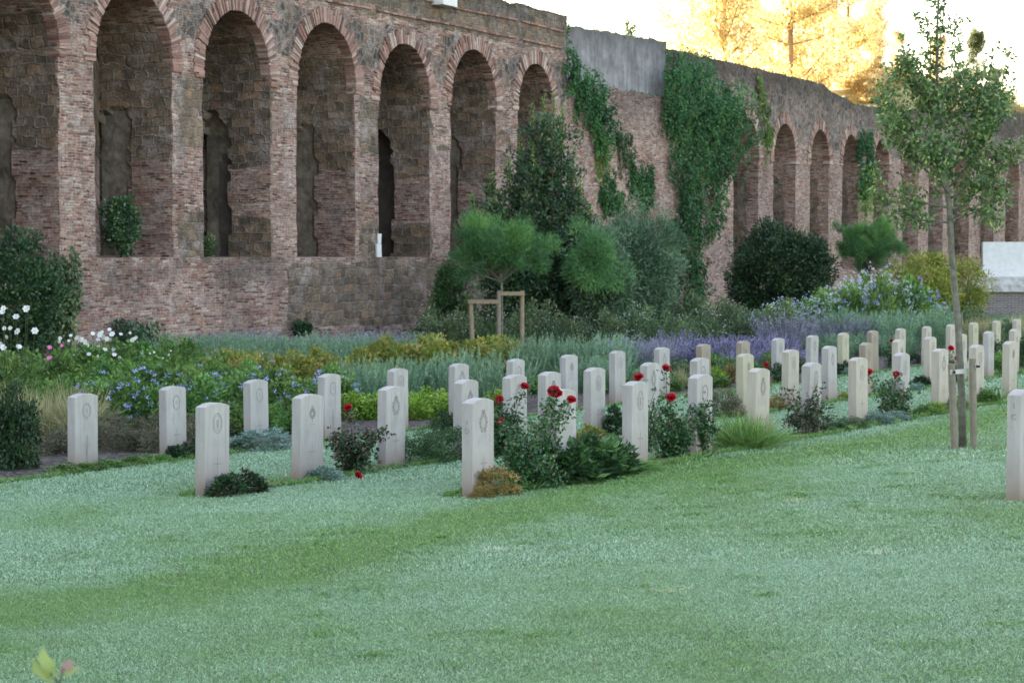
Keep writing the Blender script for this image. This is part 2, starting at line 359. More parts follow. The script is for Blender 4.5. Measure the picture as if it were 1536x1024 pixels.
def stone_mat(name, base, stain, amt, base_dirt=.5):
    m,nt,N,L,b=new_mat(name)
    tc=N.new('ShaderNodeTexCoord'); oi=N.new('ShaderNodeObjectInfo')
    off=N.new('ShaderNodeVectorMath'); L.new(tc.outputs['Object'],off.inputs[0])
    rv=N.new('ShaderNodeCombineXYZ'); L.new(mathn(N,L,'MULTIPLY',oi.outputs['Random'],37),rv.inputs[0]); L.new(rv.outputs[0],off.inputs[1])
    sc=N.new('ShaderNodeMapping'); sc.inputs['Scale'].default_value=(5,5,1.3); L.new(off.outputs[0],sc.inputs[0])
    n=noise_n(N,L,sc.outputs[0],1.6,7,.68); n2=noise_n(N,L,off.outputs[0],30,4,.6)
    r=ramp(N,[(.5-amt*.5,(0,0,0)),(.72,(1,1,1))]); L.new(n.outputs[0],r.inputs[0])
    c=mix(N,L,mathn(N,L,'MULTIPLY',r.outputs[0],amt),base,stain)
    sx=N.new('ShaderNodeSeparateXYZ'); L.new(tc.outputs['Object'],sx.inputs[0])
    # soil splash on the lowest hand's breadth, lichen on the crest
    low=ramp(N,[(.02,(1,1,1)),(.18,(.35,.35,.35)),(.4,(0,0,0))]); L.new(mathn(N,L,'ADD',sx.outputs[2],mathn(N,L,'MULTIPLY',mathn(N,L,'SUBTRACT',n.outputs[0],.5),.3)),low.inputs[0])
    c=mix(N,L,mathn(N,L,'MULTIPLY',low.outputs[0],base_dirt),c,(.27,.19,.145))
    up=ramp(N,[(.70,(0,0,0)),(.82,(1,1,1))]); L.new(mathn(N,L,'ADD',sx.outputs[2],mathn(N,L,'MULTIPLY',mathn(N,L,'SUBTRACT',n.outputs[0],.5),.35)),up.inputs[0])
    c=mix(N,L,mathn(N,L,'MULTIPLY',up.outputs[0],.28),c,(.36,.35,.33))
    s3=N.new('ShaderNodeMapping'); s3.inputs['Scale'].default_value=(26,26,1.6); L.new(off.outputs[0],s3.inputs[0])
    n3=noise_n(N,L,s3.outputs[0],1.0,4,.6); sr=ramp(N,[(.52,(0,0,0)),(.72,(1,1,1))]); L.new(n3.outputs[0],sr.inputs[0])
    c=mix(N,L,mathn(N,L,'MULTIPLY',sr.outputs[0],amt*.75),c,stain)
    ld=mathn(N,L,'GREATER_THAN',n2.outputs[0],.68)
    c=mix(N,L,mathn(N,L,'MULTIPLY',ld,.35),c,(.25,.24,.22))
    L.new(c,b.inputs['Base Color']); b.inputs['Roughness'].default_value=.65; b.inputs['Specular IOR Level'].default_value=.3
    bp=N.new('ShaderNodeBump'); bp.inputs['Strength'].default_value=.25; bp.inputs['Distance'].default_value=.004
    L.new(n2.outputs[0],bp.inputs['Height']); L.new(bp.outputs[0],b.inputs['Normal'])
    return m
M['st_white']=stone_mat('headstone_white',(.535,.515,.505),(.30,.27,.25),.8,.9)
M['st_warm']=stone_mat('headstone_cream',(.54,.50,.44),(.33,.26,.2),.65,.75)
M['st_brown']=stone_mat('headstone_stained',(.42,.36,.29),(.21,.155,.11),.8,.8)
M['st_yel']=stone_mat('headstone_yellowish',(.52,.48,.37),(.33,.29,.19),.65,.7)
M['cut']=simple('engraving_paint_shade',(.345,.325,.315),.8,.2,30,0)  # darker for letter paint and groove shadow, both put into this colour
M['cutf']=simple('worn_engraving_paint_shade',(.44,.425,.42),.8,.2,30,0)  # paler mix of letter paint and painted-in groove shadow

def ground_mat():
    m,nt,N,L,b=new_mat('lawn')
    tc=N.new('ShaderNodeTexCoord'); p=tc.outputs['Object']
    n1=noise_n(N,L,p,.22,3,.55); n2=noise_n(N,L,p,40,5,.7); n3=noise_n(N,L,p,2.5,4,.6)
    r=ramp(N,[(.38,(.065,.135,.05)),(.5,(.085,.165,.07)),(.62,(.11,.19,.10))]); L.new(n1.outputs[0],r.inputs[0])
    f=ramp(N,[(.3,(.5,.5,.5)),(.7,(1.3,1.3,1.3))]); L.new(n2.outputs[0],f.inputs[0])
    f3=ramp(N,[(.3,(.8,.8,.8)),(.7,(1.2,1.2,1.2))]); L.new(n3.outputs[0],f3.inputs[0])
    c=mix(N,L,1.0,r.outputs[0],f.outputs[0],'MULTIPLY'); c=mix(N,L,1.0,c,f3.outputs[0],'MULTIPLY')
    L.new(c,b.inputs['Base Color']); b.inputs['Roughness'].default_value=.95
    bp=N.new('ShaderNodeBump'); bp.inputs['Strength'].default_value=.6; bp.inputs['Distance'].default_value=.02
    L.new(n2.outputs[0],bp.inputs['Height']); L.new(bp.outputs[0],b.inputs['Normal'])
    return m
M['lawn']=ground_mat()
def grass_mat():
    m,nt,N,L,b=new_mat('dewy_grass_blade')
    tc=N.new('ShaderNodeTexCoord'); p=tc.outputs['Object']
    mp=N.new('ShaderNodeMapping'); mp.inputs['Rotation'].default_value=(0,0,R(-30)); mp.inputs['Scale'].default_value=(1.0,.45,1); L.new(p,mp.inputs[0])
    n1=noise_n(N,L,mp.outputs[0],.42,5,.6); n3=noise_n(N,L,p,1.6,4,.65)
    n4=noise_n(N,L,p,9,4,.75)
    v=mathn(N,L,'ADD',mathn(N,L,'MULTIPLY',n1.outputs[0],.5),mathn(N,L,'ADD',mathn(N,L,'MULTIPLY',n3.outputs[0],.3),mathn(N,L,'MULTIPLY',n4.outputs[0],.2)))
    dew=attr(N,'dewy')
    v=mathn(N,L,'ADD',v,mathn(N,L,'MULTIPLY',mathn(N,L,'SUBTRACT',dew,.5),.5))
    rnd=attr(N,'rnd')
    ga=ramp(N,[(0,(.09,.21,.05)),(.6,(.175,.35,.095)),(.93,(.28,.46,.15)),(1,(.44,.44,.24))]); L.new(rnd,ga.inputs[0])
    gb=ramp(N,[(0,(.20,.365,.21)),(.5,(.305,.485,.315)),(.88,(.42,.60,.42)),(1,(.64,.76,.62))]); L.new(rnd,gb.inputs[0])
    fr=ramp(N,[(.36,(0,0,0)),(.58,(1,1,1))]); L.new(v,fr.inputs[0])
    c=mix(N,L,fr.outputs[0],ga.outputs[0],gb.outputs[0])
    L.new(c,b.inputs['Base Color']); b.inputs['Roughness'].default_value=.5; b.inputs['Specular IOR Level'].default_value=.4
    return m
M['grass']=grass_mat()
def soil_mat():
    m,nt,N,L,b=new_mat('bark_mulch')
    tc=N.new('ShaderNodeTexCoord'); p=tc.outputs['Object']
    vo=N.new('ShaderNodeTexVoronoi'); vo.inputs['Scale'].default_value=22; L.new(p,vo.inputs['Vector'])
    sep=N.new('ShaderNodeSeparateColor'); L.new(vo.outputs['Color'],sep.inputs[0])
    r=ramp(N,[(0,(.02,.016,.013)),(.5,(.055,.04,.034)),(.85,(.11,.08,.068)),(1,(.24,.19,.17))]); L.new(sep.outputs[0],r.inputs[0])
    L.new(r.outputs[0],b.inputs['Base Color']); b.inputs['Roughness'].default_value=.95
    bp=N.new('ShaderNodeBump'); bp.inputs['Strength'].default_value=.8; bp.inputs['Distance'].default_value=.03
    L.new(vo.outputs['Distance'],bp.inputs['Height']); L.new(bp.outputs[0],b.inputs['Normal'])
    return m
M['soil']=soil_mat()
M['hill']=simple('dry_hill_grass',(.36,.29,.12),.95,.3,1.2,.3,(.2,.17,.07))
M['brickbase']=None

# ------------------------------------------------------------------ ground, beds, hill
# local frame of the rows: r = along row, q = across
RD=np.array([.503,.864]); QD=np.array([.864,-.503])
def rq(r,q): return (RD[0]*r+QD[0]*q, RD[1]*r+QD[1]*q)
def zq(q):
    q=min(q,8.0)
    return .043*q if q>-15 else -.645-.172*(1-math.exp((q+15)/4.0))
qs=[-900,-60,-40,-32,-28,-25,-22,-20,-18.5,-17.5,-16.5,-15.7,-15,8,60,300]
mb=MB()
for a,b_ in zip(qs[:-1],qs[1:]):
    mb.quadp([(*rq(-400,a),zq(a)),(*rq(-400,b_),zq(b_)),(*rq(1200,b_),zq(b_)),(*rq(1200,a),zq(a))])
o=mb.build('lawn',M['lawn']); tag(o,'short green lawn sloping gently to the ruin','lawn',kind='structure')
def strip(name,q0,q1,r0,r1,label,dz=.014):
    mb=MB(); nq=max(3,int((q1-q0)/.6)); nr=int((r1-r0)/.5)
    nq=min(nq,30); nr=min(nr,160)
    def fn(u,v):
        r=r0+(r1-r0)*u; q=q0+(q1-q0)*v
        if v in (0,1): q+=.05*noise.noise((r*1.3,q,3))
        if u in (0,1): r+=.1*noise.noise((q*2,r,1))
        edge=min(v,1-v)*(q1-q0); h=dz+.02*min(1,edge/.1)
        return (*rq(r,q), zq(q)+h)
    mb.grid(fn,nr,nq,flip=True)
    return tag(mb.build(name,M['soil'],smooth=True),label,'planting bed',kind='structure')
def r_of(px,q):
    x,y=rowpos(px,q); return x*RD[0]+y*RD[1]
strip('planting_bed',-9.56,-9.2,r_of(722,-9.4),r_of(1700,-9.4),'narrow mulched strip under the front headstone row')
strip('planting_bed',-12.16,-11.82,r_of(318,-12),r_of(1700,-12),'narrow mulched strip under the middle headstone row')
strip('planting_bed',-38,-15.2,r_of(-200,-15.5),r_of(1900,-15.5),'wide mulched garden bed between rear headstones and ruin')
beds=[(-9.52,-9.24,r_of(722,-9.4)),(-12.12,-11.86,r_of(318,-12)),(-99,-15.25,-99)]

# grass blades on the lawn (one mass)
rng=np.random.default_rng(3)
def lawn_blades():
    Qs=[];Rn=[];Dw=[]
    for (t0,t1,dens,h,w) in ((5.4,9,21000,.013,.0022),(9,13,12500,.015,.0030),(13,20,5600,.019,.0046),(20,34,1900,.026,.008),(34,60,300,.04,.018)):
        area=.5*.92*(t1*t1-t0*t0); n=int(area*dens)
        t=np.sqrt(rng.random(n)*(t1*t1-t0*t0)+t0*t0); xx=(rng.random(n)-.5)*.92*t
        q=.864*xx-.503*t; r=.503*xx+.864*t
        keep=(np.abs(xx)<.27*t)|(rng.random(n)<.4)
        wob=.05*np.sin(r*3.1)+.04*np.sin(r*7.7)
        for (a,b_,rs) in beds: keep&=~((q>a+wob)&(q<b_+wob)&(r>rs))
        t,xx,q=t[keep],xx[keep],q[keep]; n=len(t)
        # small-scale tuft unevenness
        z=np.where(q>-15,.043*np.minimum(q,8),-.645-.172*(1-np.exp((np.minimum(q,-15)+15)/4)))
        P=np.stack([xx,t,z-.003],1)
        D=unit(np.stack([rng.normal(size=n)*.55,rng.normal(size=n)*.55,np.ones(n)],1))
        hh=h*(.5+rng.random(n)); Sd=unit(np.cross(D,rng.normal(size=(n,3))))
        ww=(w*(.6+.8*rng.random(n)))[:,None]
        lean=rng.normal(size=(n,3))*.35; lean[:,2]=0
        mid=P+D*hh[:,None]*.6; tip=P+D*hh[:,None]+lean*hh[:,None]
        Qs.append(np.stack([P-Sd*ww*.4,mid-Sd*ww*.5,tip,mid+Sd*ww*.5],1)); Rn.append(rng.random(n))
        # mown wheel strips along the rows: greener band in front of the first row, dewy elsewhere
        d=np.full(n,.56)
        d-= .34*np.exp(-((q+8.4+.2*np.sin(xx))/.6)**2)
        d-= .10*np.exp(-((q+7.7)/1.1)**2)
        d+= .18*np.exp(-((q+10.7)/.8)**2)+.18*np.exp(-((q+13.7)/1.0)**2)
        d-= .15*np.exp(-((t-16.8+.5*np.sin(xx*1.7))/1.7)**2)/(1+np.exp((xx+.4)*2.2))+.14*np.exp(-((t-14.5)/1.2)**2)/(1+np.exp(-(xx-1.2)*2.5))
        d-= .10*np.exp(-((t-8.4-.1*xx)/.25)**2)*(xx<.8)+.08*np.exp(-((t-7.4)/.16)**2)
        Dw.append(d)
    # longer grass left by the mower along bed edges and stone bases
    for (qe,r0e,re,ne) in ((-9.22,r_of(700,-9.4),r_of(1700,-9.4),17000),(-9.55,r_of(700,-9.4),r_of(1700,-9.4),9000),(-11.84,r_of(290,-12),r_of(1700,-12),13000),(-12.15,r_of(290,-12),r_of(1700,-12),8000),(-15.22,r_of(-100,-15.5),r_of(1700,-15.5),13000)):
        n=ne; r=r0e+(re-r0e)*rng.random(n)**1.3; q=qe+rng.normal(size=n)*.035+.05*np.sin(r*3.1)
        P=np.stack([RD[0]*r+QD[0]*q,RD[1]*r+QD[1]*q,np.where(q>-15,.043*q,-.645-.172*(1-np.exp((np.minimum(q,-15)+15)/4)))],1)
        D=unit(np.stack([rng.normal(size=n)*.5,rng.normal(size=n)*.5,np.ones(n)],1)); hh=.055*(.5+rng.random(n)); Sd=unit(np.cross(D,rng.normal(size=(n,3))))
        ww=(.007*(.6+.8*rng.random(n))*np.maximum(1,P[:,1]/22))[:,None]; lean=rng.normal(size=(n,3))*.4; lean[:,2]=0
        mid=P+D*hh[:,None]*.6; tip=P+D*hh[:,None]+lean*hh[:,None]
        Qs.append(np.stack([P-Sd*ww*.4,mid-Sd*ww*.5,tip,mid+Sd*ww*.5],1)); Rn.append(rng.random(n)*.75); Dw.append(np.full(n,-.3))
    # coarser unmown tufts and straw coloured bits
    K=170; tc=np.sqrt(rng.random(K)*(400-32)+32); xc=(rng.random(K)-.5)*.5*tc; m=70
    qc=.864*xc-.503*tc; kp=qc>-9.0; tc,xc=tc[kp],xc[kp]; K=len(tc)
    sp=rng.uniform(.02,.07,K); xx=np.repeat(xc,m)+rng.normal(size=K*m)*np.repeat(sp,m)*1.6; t=np.repeat(tc,m)+rng.normal(size=K*m)*np.repeat(sp,m)
    q=.864*xx-.503*t; P=np.stack([xx,t,.043*np.minimum(q,8)-.002],1); n=K*m
    D=unit(np.stack([rng.normal(size=n)*.5,rng.normal(size=n)*.5,np.ones(n)],1)); hh=.032*(.5+rng.random(n)); Sd=unit(np.cross(D,rng.normal(size=(n,3))))
    ww=(.0045*(.6+.8*rng.random(n)))[:,None]*np.repeat(np.maximum(1,tc/9),m)[:,None]; lean=rng.normal(size=(n,3))*.5; lean[:,2]=-.1
    mid=P+D*hh[:,None]*.6; tip=P+D*hh[:,None]+lean*hh[:,None]
    Qs.append(np.stack([P-Sd*ww*.4,mid-Sd*ww*.5,tip,mid+Sd*ww*.5],1)); kind=rng.random(K)
    Rn.append(np.where(np.repeat(kind,m)<.07,.97+.03*rng.random(n),.55*rng.random(n))); Dw.append(np.full(n,.28))
    Q=np.concatenate(Qs); me=quads_mesh('grass',Q,np.concatenate(Rn))
    a=me.attributes.new('dewy','FLOAT','FACE'); a.data.foreach_set('value',np.concatenate(Dw).astype(np.float32))
    me.materials.append(M['grass'])
    tag(link('grass',me,M['grass']),'short dewy grass blades covering the lawn','grass',kind='stuff')
lawn_blades()

# ------------------------------------------------------------------ the city wall
WX,WY=-9.39,45.9; PHI=math.atan(1600/3300)
U=(math.sin(PHI),math.cos(PHI)); V=(-math.cos(PHI),math.sin(PHI)); P0=4.1
def n_of(px): return (px-93)/(190.3-.0804*px)
def s_of(px): return P0*n_of(px)
def Zs(s): return WY+.9*s
def wz(px,py): return EYE+(HZ-py)/F*Zs(s_of(px))
wall=empty('ancient_brick_wall',(WX,WY,0),math.pi/2-PHI)
tag(wall,'long ruined brick and tuff wall with tall blind arches along its face','wall')
def wobble(p,a=.035):
    x,y,z=p
    n=noise.noise_vector((x*1.7,y*1.7,z*1.7)); m=noise.noise_vector((x*6,y*6,z*6))
    return (x+a*n.x+.4*a*m.x, y+a*n.y+.5*a*m.y, z+a*.6*n.z)
def sstep(a,b,x):
    t=max(0,min(1,(x-a)/(b-a))); return t*t*(3-2*t)
def band(z,a,b,e=.25): return sstep(a-e,a+e,z)*(1-sstep(b-e,b+e,z))
LED=EYE+.0
def zoneA_t(p):
    s,d,z=p; r=z-EYE; k=s/P0; i=math.floor(k)
    h=[.25,.8,.1,.75,.35,.9,.2,.6,.4,.7,.3][i%11]
    t=.18+.10*math.sin(i*2.3)
    if d<.05:
        t+=.62*band(r,2.5,4.2,.3)*(.15+.6*h)
        t+=.6*band(r,0,.9,.15)*(h>.5)
        t+=.62*band(r,6.35,9,.12)
        if 9.0<s<24: t+=.8*band(r,-1.75,-.1,.1)
    else:
        t+=.7*band(r,2.2,5.2,.3)+.55*band(r,0,.95,.2)*(h>.3)
    return t
def zoneA_r(p):
    s,d,z=p; r=z-EYE
    if d<.05: return .62*band(r,4.7,6.3,.35)
    return .1+.35*band(r,4.6,7,.5)
def grimeA(p):
    s,d,z=p; r=z-EYE
    g=.7*sstep(6.5,7.6,r)*(d<.3)+.3*sstep(-1.4,-2.4,r)
    if d<.05 and r<.05:
        k=s/P0-math.floor(s/P0)
        if 0<s<9 and k>.3: g+=.5*band(r,-1.0+.5*k,-.05,.06)*sstep(.3,.42,k)
        g+=.25*max(0,noise.noise((s*.7,z*1.1,4)))*2
    elif d>.05: g+=.35*max(0,noise.noise((s*.8,z*.5,7)))*1.6
    return g
def zoneC_t(p):
    s,d,z=p; r=z-EYE
    return .12+(.55*band(r,0,3.5,.5) if d>.5 else 0)
def zoneC_r(p):
    s,d,z=p; r=z-EYE
    if d<.3: return .62*sstep(4.0,5.0,r)+.15*(s>45)*band(r,3,9)
    return .3*sstep(3,5,r)
def grimeC(p):
    s,d,z=p; r=z-EYE
    return .85*sstep(6.1,7.0,r-.0*s)

def arcade(parent, name, ops, s0, s1, topf, mat, attrs, D, dface=0.0, led=LED, base=-1.6, step=.3, shift=lambda s:0.0, passages=None, ring=.40):
    """ops: list of (a,b,crown z)"""
    cols=[]
    def addpier(a,b):
        n=max(1,int((b-a)/step))
        for k in range(n+1): cols.append((a+(b-a)*k/n,None))
    cur=s0
    for i,(a,b,cz) in enumerate(ops):
        addpier(cur,a)
        c=(a+b)/2; h=(b-a)/2; n=16
        for k in range(1,n): cols.append((c-h*math.cos(math.pi*k/n), i))
        cur=b
    addpier(cur,s1)
    def zlow(c):
        s,i=c
        if i is None:
            # nearest opening springing
            j=min(range(len(ops)),key=lambda j:min(abs(s-ops[j][0]),abs(s-ops[j][1])))
            a,b,cz=ops[j]; return cz-(b-a)/2*1.08
        a,b,cz=ops[i]; h=(b-a)/2; x=(s-(a+b)/2)/h
        return cz-h*1.08+h*1.08*math.sqrt(max(0,1-x*x))
    mb=MB()
    def addgrid(clist,z0f,z1f,nr):
        base_i=len(mb.v)
        for c in clist:
            a,b=z0f(c),z1f(c)
            for j in range(nr+1):
                z=a+(b-a)*j/nr
                mb.v.append((c[0],dface,z))
        for i in range(len(clist)-1):
            for j in range(nr):
                a=base_i+i*(nr+1)+j; ids=[a,a+nr+1,a+nr+2,a+1]
                mb.face(ids,[(mb.v[k][0],mb.v[k][2]) for k in ids])
    addgrid(cols,lambda c:base,lambda c:led,10)
    addgrid(cols,zlow,lambda c:topf(c[0]),9)
    # pier runs
    run=[]
    runs=[]
    for c in cols:
        if c[1] is None: run.append(c)
        else:
            if run: runs.append(run); run=[]
    if run: runs.append(run)
    # split joined pier runs at openings (cols between openings are contiguous)
    for rn in runs: addgrid(rn,lambda c:led,zlow,14)
    mb.v=[wobble(v) for v in mb.v]
    o=mb.build('wall_face',mat,parent,vattr=attrs)
    # top
    mt=MB(); n=int((s1-s0)/.5)
    def tf(u,v):
        s=s0+(s1-s0)*u; d=dface+v*2.6
        zz=topf(s)+.25*noise.noise((s*.8,d*.9,2))*(1 if v>0 else 0)
        p=(s,d,zz); return wobble(p) if v<.01 else p
    mt.grid(tf,n,4,lambda u,v:(u*(s1-s0),v*2.6))
    mt.grid(lambda u,v:(s0+(s1-s0)*u,dface+2.6,(base)+(topf(s0+(s1-s0)*u)+.25*noise.noise(((s0+(s1-s0)*u)*.8,(dface+2.6)*.9,2))-base)*v),n,2,lambda u,v:(u*(s1-s0),v*9),flip=True)
    mt.build('wall_top',mat,parent,vattr=attrs)
    for i,(a,b,cz) in enumerate(ops):
        h=(b-a)/2; c=(a+b)/2; zs=cz-h*1.08
        mode=passages[i] if passages else None
        nb=MB()
        pw=1.2; ph=3.0
        def off(d,z):
            if mode is None: return 0
            dd=d-dface
            if dd<pw+.16*noise.noise((z*2.0,a,4)): return 0
            hh=ph+ .45*math.sqrt(max(0,1-((dd-(D+pw)/2)/((D-pw)/2+.01))**2))+.25*noise.noise((a,dd*2,9))
            if z-led<hh+.15*noise.noise((z*3,a,1)) and dd>pw+.18*noise.noise((z*2.2,a,4)): return .10 if mode=='fill' else (.28 if mode=='half' else .6)
            return 0
        def rev(side):
            def fn(u,v):
                d=dface+D*u; z=led+(zs-led)*v; o_=off(d,z)*(1 if side>0 else -1)
                x=(b if side>0 else a)
                p=wobble((x,d,z)); return (p[0]+o_,p[1],p[2])
            return fn
        def mfn(u,v):
            d=dface+D*u; z=led+(zs-led)*v
            if off(d,z)==0: return 0
            if mode=='open': return 2
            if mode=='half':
                w_=d-dface-pw; return 2 if w_<.42 and z-led<2.1+.5*math.sqrt(max(0,1-((w_-.1)/.34)**2)) else 1  # dark arched patch paints the shade of a half-blocked opening
            return 1
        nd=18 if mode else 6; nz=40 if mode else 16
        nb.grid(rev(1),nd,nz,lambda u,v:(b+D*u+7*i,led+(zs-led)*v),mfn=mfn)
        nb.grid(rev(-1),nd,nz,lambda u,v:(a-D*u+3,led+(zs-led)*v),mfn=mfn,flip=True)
        def vf(u,v):
            th=math.pi*(1-u); return wobble((c+h*math.cos(th),dface+D*v,zs+h*1.08*math.sin(th)))
        nb.grid(vf,20,6,lambda u,v:(a+v*D+.7,zs+u*math.pi*h),flip=True)
        # back wall
        def bf(u,v):
            x=a+(b-a)*u; xx=(x-c)/h; zt=zs+h*1.08*math.sqrt(max(0,1-xx*xx)); return wobble((x,dface+D,led+(zt-led)*v))
        nb.grid(bf,12,20,lambda u,v:(a+(b-a)*u,led+6*v))
        nb.grid(lambda u,v:wobble((a+(b-a)*u,dface+D*v,led+.04*v)),8,4,lambda u,v:(a+(b-a)*u,D*v))
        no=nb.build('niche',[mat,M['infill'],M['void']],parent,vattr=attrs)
        # arch ring of thin radial bricks
        rb=MB(); rnd=random.Random(int(a*10)+5)
        ln=math.pi*h*1.04; kk=int(ln/.056)
        for k in range(-2,kk+3):
            th=math.pi*k/kk; 
            if rnd.random()<.04: continue
            rad=h-.012+rnd.uniform(-.01,.012); out=h+ring*rnd.uniform(.82,1.08)
            if rnd.random()<.25: out=h+ring*.55
            dth=math.pi/kk*.42; y0=dface-.03-rnd.uniform(0,.03); y1=dface+.25
            rr=rnd.random()
            if 0<=th<=math.pi:
                def pt(r_,t_): return (c-r_*math.cos(t_),zs+r_*1.04*math.sin(t_)+ (h*.04*math.sin(t_)))
                q4=[pt(rad,th-dth),pt(rad,th+dth),pt(out,th+dth*1.15),pt(out,th-dth*1.15)]
            else:
                sgn=-1 if th<0 else 1; zz=zs-(abs(th) if th<0 else th-math.pi)*h
                q4=[(c+sgn*rad,zz-.03),(c+sgn*rad,zz+.03),(c+sgn*out,zz+.03),(c+sgn*out,zz-.03)]
            vs=[rb.vert((x,y0,z)) for x,z in q4]+[rb.vert((x,y1,z)) for x,z in q4]
            fr=[vs[0],vs[1],vs[2],vs[3]]
            rb.face(fr,None,0,rr)
            for e in range(4):
                f=(e+1)%4; rb.face([vs[e],vs[f],vs[4+f],vs[4+e]],None,0,rr)
        rb.build('arch_ring',M['vouss'],no)
    return o

def topA(s): return EYE+7.5+.10*noise.noise((s*1.1,0,0))+.07*noise.noise((s*4,0,5))
attrsA={'tuff':zoneA_t,'rubble':zoneA_r,'grime':grimeA}
opsA=[]
pm=[]
for n in range(-4,6):
    a=(n+.285)*P0; b=(n+.985)*P0
    if n==5: b=5.95*P0; a=5.34*P0
    crown={0:5.85,1:5.80,2:5.90,3:5.74,4:5.93,5:5.85}.get(n,5.85)
    opsA.append((a,b,EYE+crown)); pm.append({-1:'fill',0:'fill',1:'half',2:'fill',3:'open',4:'fill',5:'fill'}.get(n,'fill'))
arcade(wall,'a',opsA,-4*P0,6.2*P0,topA,M['masonry'],attrsA,2.0,passages=pm)
# plain end of arcade (return face at its right end)
mb=MB(); sE=6.2*P0
mb.grid(lambda u,v:wobble((sE,u*1.2,-1.6+(topA(sE)+1.6)*v)) if u<.01 else (sE,u*1.2,-1.6+(topA(sE)+1.6)*v),3,24,lambda u,v:(sE+u*1.2,-1.6+9*v)); mb.build('wall_return',M['masonry'],wall,vattr=attrsA)
# far left continuation outside the frame
mb=MB(); mb.box(-75,-4*P0,0,2.6,-1.6,EYE+7.5); 
mb.build('wall_continuation',M['masonry'],wall,vattr=attrsA)
# middle section
attrsB={'tuff':lambda p:.08+.2*(p[2]>5.5),'rubble':lambda p:.05,'grime':lambda p:.35*sstep(5.2,7.1,p[2])}
sB0,sB1=6.2*P0,s_of(1010)+.35
mb=MB(); zB=EYE+5.5
def ft(u,v):
    s=sB0+(sB1-sB0)*u; zt=zB+.12*noise.noise((s*1.5,1,1)); return wobble((s,.12,-1.6+(zt+1.6)*v))
mb.grid(ft,36,30,lambda u,v:(sB0+(sB1-sB0)*u,-1.6+(zB+1.6)*v))
mb.grid(lambda u,v:(sB0+(sB1-sB0)*u,+.12+.4*v,zB+.12*noise.noise(((sB0+(sB1-sB0)*u)*1.5,1,1))+.08*v),36,2)
mb.build('middle_wall_face',M['masonry'],wall,vattr=attrsB)
mb=MB(); sp0=s_of(866); 
def topP(s): return EYE+7.32+.22*(s-sp0)/(sB1-sp0)+.13*noise.noise((s*1.3,3,3))+.06*noise.noise((s*5,3,3))
def pf(u,v):
    s=sp0+(sB1+.05-sp0)*u; return wobble((s,.45,zB-.2+(topP(s)-zB+.2)*v),.02)
mb.grid(pf,30,8,lambda u,v:((sB1-sp0)*u,v*2)); 
mb.grid(lambda u,v:(sp0+(sB1+.05-sp0)*u,.45+2.15*v,topP(sp0+(sB1+.05-sp0)*u)-.01),30,2,lambda u,v:(u*8,v))
mb.grid(lambda u,v:(sB1+.05,.45+2.15*u,zB-.2+(topP(sB1)-zB+.2)*v),3,3,lambda u,v:(u*2,v*2))
mb.grid(lambda u,v:(sp0,.45+2.15*u,zB-.2+(topP(sp0)-zB+.2)*v),3,3,lambda u,v:(u*2,v*2),flip=True)
mb.grid(lambda u,v:(sp0+(sB1+.05-sp0)*u,2.6,-1.6+(topP(sB1)+1.5)*v),3,3,flip=True)
mb.build('plaster_parapet',M['plaster'],wall)
mb=MB(); mb.box(sB0,sp0-.01,.55,2.6,-1.6,EYE+7.2,jit=.03); mb.build('parapet_end',M['masonry'],wall,vattr=attrsB)
# right section
mb=MB(); mb.box(sB1+.02,sB1+.6,.19,2.7,-1.6,EYE+7.27); mb.build('wall_return',M['masonryC'],wall,vattr=attrsB)
def riseC(s): return 0.0 if s<58 else (s-58)*.045
def topC(s):
    return EYE+7.25+.12*noise.noise((s*.9,0,7))+.06*noise.noise((s*3.5,0,5))-(.55*sstep(50,57,s))+riseC(s)
opsC=[]
edges=[(1105,1142),(1164,1197),(1219,1247),(1267,1291),(1313,1336),(1357,1380),(1396,1417),(1433,1456),(1473,1493),(1510,1530),(1546,1560)]
for k,(a,b) in enumerate(edges):
    sa,sb=s_of(a),s_of(b); opsC.append((sa,sb,EYE+5.33+riseC((sa+sb)/2)*.5))
attrsC={'tuff':zoneC_t,'rubble':zoneC_r,'grime':grimeC}
arcade(wall,'c',opsC,sB1,s_of(1600),topC,M['masonryC'],attrsC,1.7,dface=.15,led=EYE-.5,step=.45,ring=.42)
# string courses, corbel, corner block
for zz in (6.45,6.98):
    mb=MB(); s=-4*P0; rr=random.Random(3)
    while s<6.18*P0:
        L_=rr.uniform(.22,.34)
        if rr.random()<.93: 
            dz=.05*noise.noise((s*.3,zz,0)); mb.box(s,s+L_-.02,-.045-rr.uniform(0,.02),.1,EYE+zz+dz,EYE+zz+dz+.055,r=rr.random()*.7)
        s+=L_
    mb.build('string_course',M['vouss'],wall)
sc=s_of(659); mb=MB(); mb.box(sc-.42,sc+.42,-.35,.2,EYE+6.93,EYE+7.3,jit=.015); mb.build('corbel',M['plaque'],wall)
sc=s_of(567); mb=MB(); mb.box(sc-.13,sc+.1,-.05,.5,LED+.0,LED+.36,jit=.012); mb.box(sc-.05,sc+.09,-.045,.3,LED+.37,LED+.62,jit=.015); mb.build('corner_block',M['plaque'],wall)

